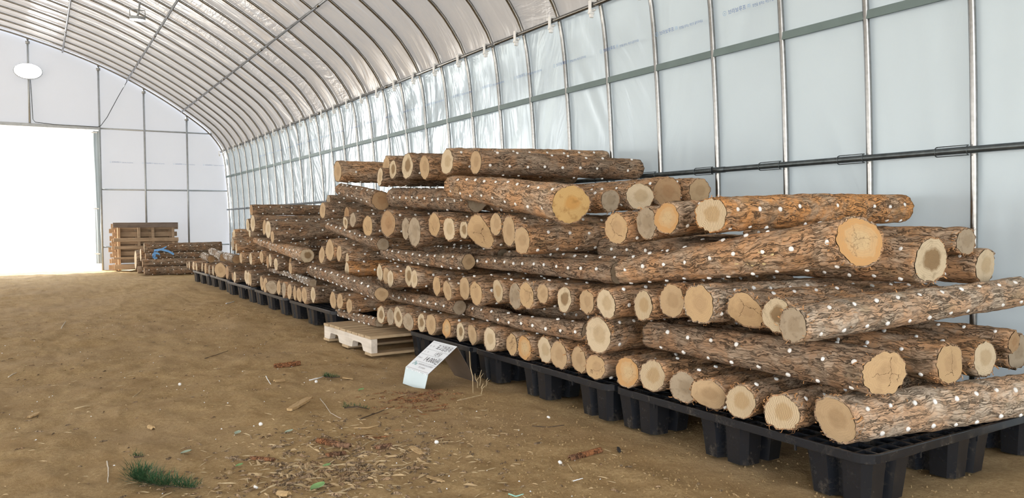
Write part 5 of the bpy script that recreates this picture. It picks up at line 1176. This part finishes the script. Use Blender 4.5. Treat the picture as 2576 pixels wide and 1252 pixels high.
LEAVES = [((0.692, 2.219), 0.052, 0.4, 1, 'bright green leaf at the bottom edge'), ((0.795, 2.893), 0.034, 0.2, 0, 'grey-green leaf left of the litter heap'), ((1.263, 3.375), 0.032, 0.3, 1, 'small green leaf below the price sign'), ((0.631, 3.0), 0.034, 0.9, 0, 'pale folded leaf in the left soil'), ((0.424, 2.837), 0.036, 0.1, 0, 'grey-green leaf above the juniper sprig'), ((0.8, 2.467), 0.03, 0.2, 1, 'green leaf on the long straw'), ((0.55, 2.598), 0.026, 0.3, 1, 'yellow-green leaf at the left of the heap')]
SPRIGS = [('juniper_sprig', [(0.251, 2.635), (0.284, 2.539), (0.326, 2.479), (0.386, 2.424)], 'dark green juniper sprig lying on the soil at lower left', 1500, 0.03, 3), ('grass_tuft', [(1.221, 3.771), (1.252, 3.739), (1.285, 3.729)], 'small dark green tuft beside the white strip', 260, 0.02, 5), ('grass_tuft', [(1.087, 3.109), (1.14, 3.091), (1.185, 3.078)], 'mossy green patch below the wood chip', 200, 0.012, 6), ('juniper_sprig', [(0.265, 2.859), (0.278, 2.85), (0.292, 2.842)], 'tiny green sprig above the juniper sprig', 90, 0.014, 7)]
def leaf(p, sz, rz, mat, label):
    c = gp(p, .004); v = []; nu = 7
    for i in range(nu):
        t = i / (nu - 1); wd = sz * .36 * math.sin(math.pi * min(.97, t * .93 + .05)) ** .8
        for j in (-1, 0, 1):
            x = (t - .5) * sz; y = j * wd
            v.append((x * math.cos(rz) - y * math.sin(rz), x * math.sin(rz) + y * math.cos(rz), .10 * sz * abs(j) + .14 * sz * t))
    o = obj('fallen_leaf', mesh('fallen_leaf', v, grid_faces(nu, 3), mat, True), None, tuple(c)); return tag(o, label, 'leaf')
for args in LEAVES: leaf(args[0], args[1], args[2], M_LEAF if args[3] else M_LEAF2, args[4])
# juniper sprig
def sprig(name, path, label, dens, ln, seed):
    r = random.Random(seed); c = gp(path[0]); root = tag(empty(name, tuple(c)), label, 'sprig')
    ps = [gp(p, .012) - c for p in path]
    m = MB(); m.tube(ps, [.004, .003, .002, .0015][:len(ps)], 5); m.build('stem', M_DTWIG, root, True)
    m = MB()
    for i in range(dens):
        t = r.random() ** 2.0 * (len(ps) - 1.001); k = int(t); p = ps[k].lerp(ps[k + 1], t - k)
        fall = 1 - .55 * t / (len(ps) - 1)
        d = Vector((r.gauss(0, 1), r.gauss(0, 1), abs(r.gauss(0, .7)))).normalized(); base = p + d * r.uniform(0, .055) * fall * (1 if dens > 400 else .4); tip = base + (d + Vector((r.uniform(-.5, .5), r.uniform(-.5, .5), .2))).normalized() * ln * r.uniform(.6, 1.2)
        s = d.cross(Vector((0, 0, 1))).normalized() * .0012
        m.add([base - s, base + s, tip], [(0, 1, 2)])
    tag(m.build('needles', M_GREEN, root), kind='stuff')
for a in SPRIGS: sprig(*a)
# dry stems by the sign
for k, (x, y, h, lx, ly, lab_) in enumerate(((1.724, 3.142, .196, -.011, .012, 'tallest dry bare stem leaning by the price sign'), (1.80, 3.235, .07, -.010, .006, 'short dry stem just right of the tallest stem'), (1.835, 3.28, .078, .010, -.006, 'forked dry stem near the pallet leg'), (1.86, 3.262, .04, .010, -.006, 'lowest dry stem, rightmost of the tuft'), (1.741, 3.10, .05, .012, -.006, 'small pale stem at the foot of the tallest stem'))):
    c = gp((x, y)); m = MB()
    m.tube([(0, 0, -.01), (lx * .3 + .004, ly * .3, h * .4), (lx * .5 - .004, ly * .6, h * .62), (lx, ly, h)], [.0024, .0021, .0018, .0012], 6)
    if k >= 1: m.tube([(lx * .45, ly * .5, h * .5), (lx * .45 + .014, ly * .5 - .006, h * .78)], [.0016, .001], 5)
    tag(m.build('dry_stem', M_STRAW, None, True, tuple(c)), lab_, 'stem', 'dry stems by the price sign')
# uncountable litter: straw, bark crumbs, pale grains
M_FLAKE = bark_mat('bark_flake', (.26, .18, .11), (.36, .25, .155), (.46, .35, .23), (.42, .24, .12), .6)
M_SHAV = wood_mat('shaving', (.40, .28, .15), (.54, .40, .23), (.1, 1, 1), 60.0)
LMATS = [M_STRAW, M_BARKB, M_SHAV, M_WHITE, M_FLAKE]
LB = MB(); LI = []
def litter(m, mi, n, gen):
    for _ in range(n):
        p, L, wd, h = gen()
        if p[0] > 1.72 or 1.48 < p[0] and 3.24 < p[1] < 3.62: p = (p[0] - .5, p[1] - .6)
        a = rnd.uniform(0, 6.28); c = gp(p, .001)
        d = Vector((math.cos(a), math.sin(a), rnd.uniform(-.12, .18))) * L / 2; s = Vector((-math.sin(a), math.cos(a), rnd.uniform(-.3, .3))) * wd / 2; u = Vector((0, 0, h))
        m.add([c - d - s, c + d * .9 - s * .6, c + d + s * .4, c - d * .8 + s, c + u * 1.0 - d * .3, c + u * 1.0 + d * .4], [(0, 1, 5, 4), (1, 2, 5), (2, 3, 4, 5), (3, 0, 4)])
        LI.extend([mi] * 4)
def near_pile():
    x, y = rnd.gauss(.84, .26), rnd.gauss(2.42, .28)
    return (x, max(1.05, y))
def anywhere():
    y = 1.15 + 6.5 * rnd.random() ** 1.8; x = rnd.uniform(-.55 - .18 * y, 1.85)
    return (x, y)
litter(LB, 0, 800, lambda: (near_pile() if rnd.random() < .3 else anywhere(), rnd.uniform(.012, .05), rnd.uniform(.0012, .003), .002))
litter(LB, 4, 1100, lambda: (near_pile() if rnd.random() < .45 else anywhere(), rnd.uniform(.008, .04), rnd.uniform(.004, .014), .004))
litter(LB, 2, 650, lambda: (near_pile() if rnd.random() < .4 else anywhere(), rnd.uniform(.006, .03), rnd.uniform(.003, .009), .003))
litter(LB, 1, 160, lambda: ((rnd.gauss(1.45, .09), rnd.gauss(3.15, .10)), rnd.uniform(.03, .09), rnd.uniform(.001, .0025), .003))
def pile2():
    x, y = rnd.gauss(.82, .17), rnd.gauss(2.42, .17)
    return (x, max(1.12, y))
litter(LB, 2, 70, lambda: (pile2(), rnd.uniform(.02, .06), rnd.uniform(.006, .018), .006))
litter(LB, 4, 110, lambda: (pile2(), rnd.uniform(.02, .065), rnd.uniform(.006, .02), .007))
litter(LB, 0, 50, lambda: (pile2(), rnd.uniform(.03, .09), rnd.uniform(.002, .004), .004))
litter(LB, 3, 260, lambda: (anywhere(), rnd.uniform(.003, .008), rnd.uniform(.002, .005), .003))
gl_me = LB.me('ground_litter', M_STRAW)
for q in LMATS[1:]: gl_me.materials.append(q)
gl_me.polygons.foreach_set('material_index', LI)
tag(obj('ground_litter', gl_me), 'straw, bark crumbs and shavings scattered over the sandy soil', 'litter', None, 'stuff')
CB = MB()
def clod_spots():
    return (rnd.uniform(1.2, 3.0), 1.1 + 2.2 * rnd.random()) if rnd.random() < .6 else anywhere()
litter(CB, 0, 2400, lambda: (clod_spots(), rnd.uniform(.003, .010), rnd.uniform(.003, .009), rnd.uniform(.002, .006)))
tag(CB.build('soil_clods', M_SOIL, bpy.data.objects['floor']), kind='stuff')
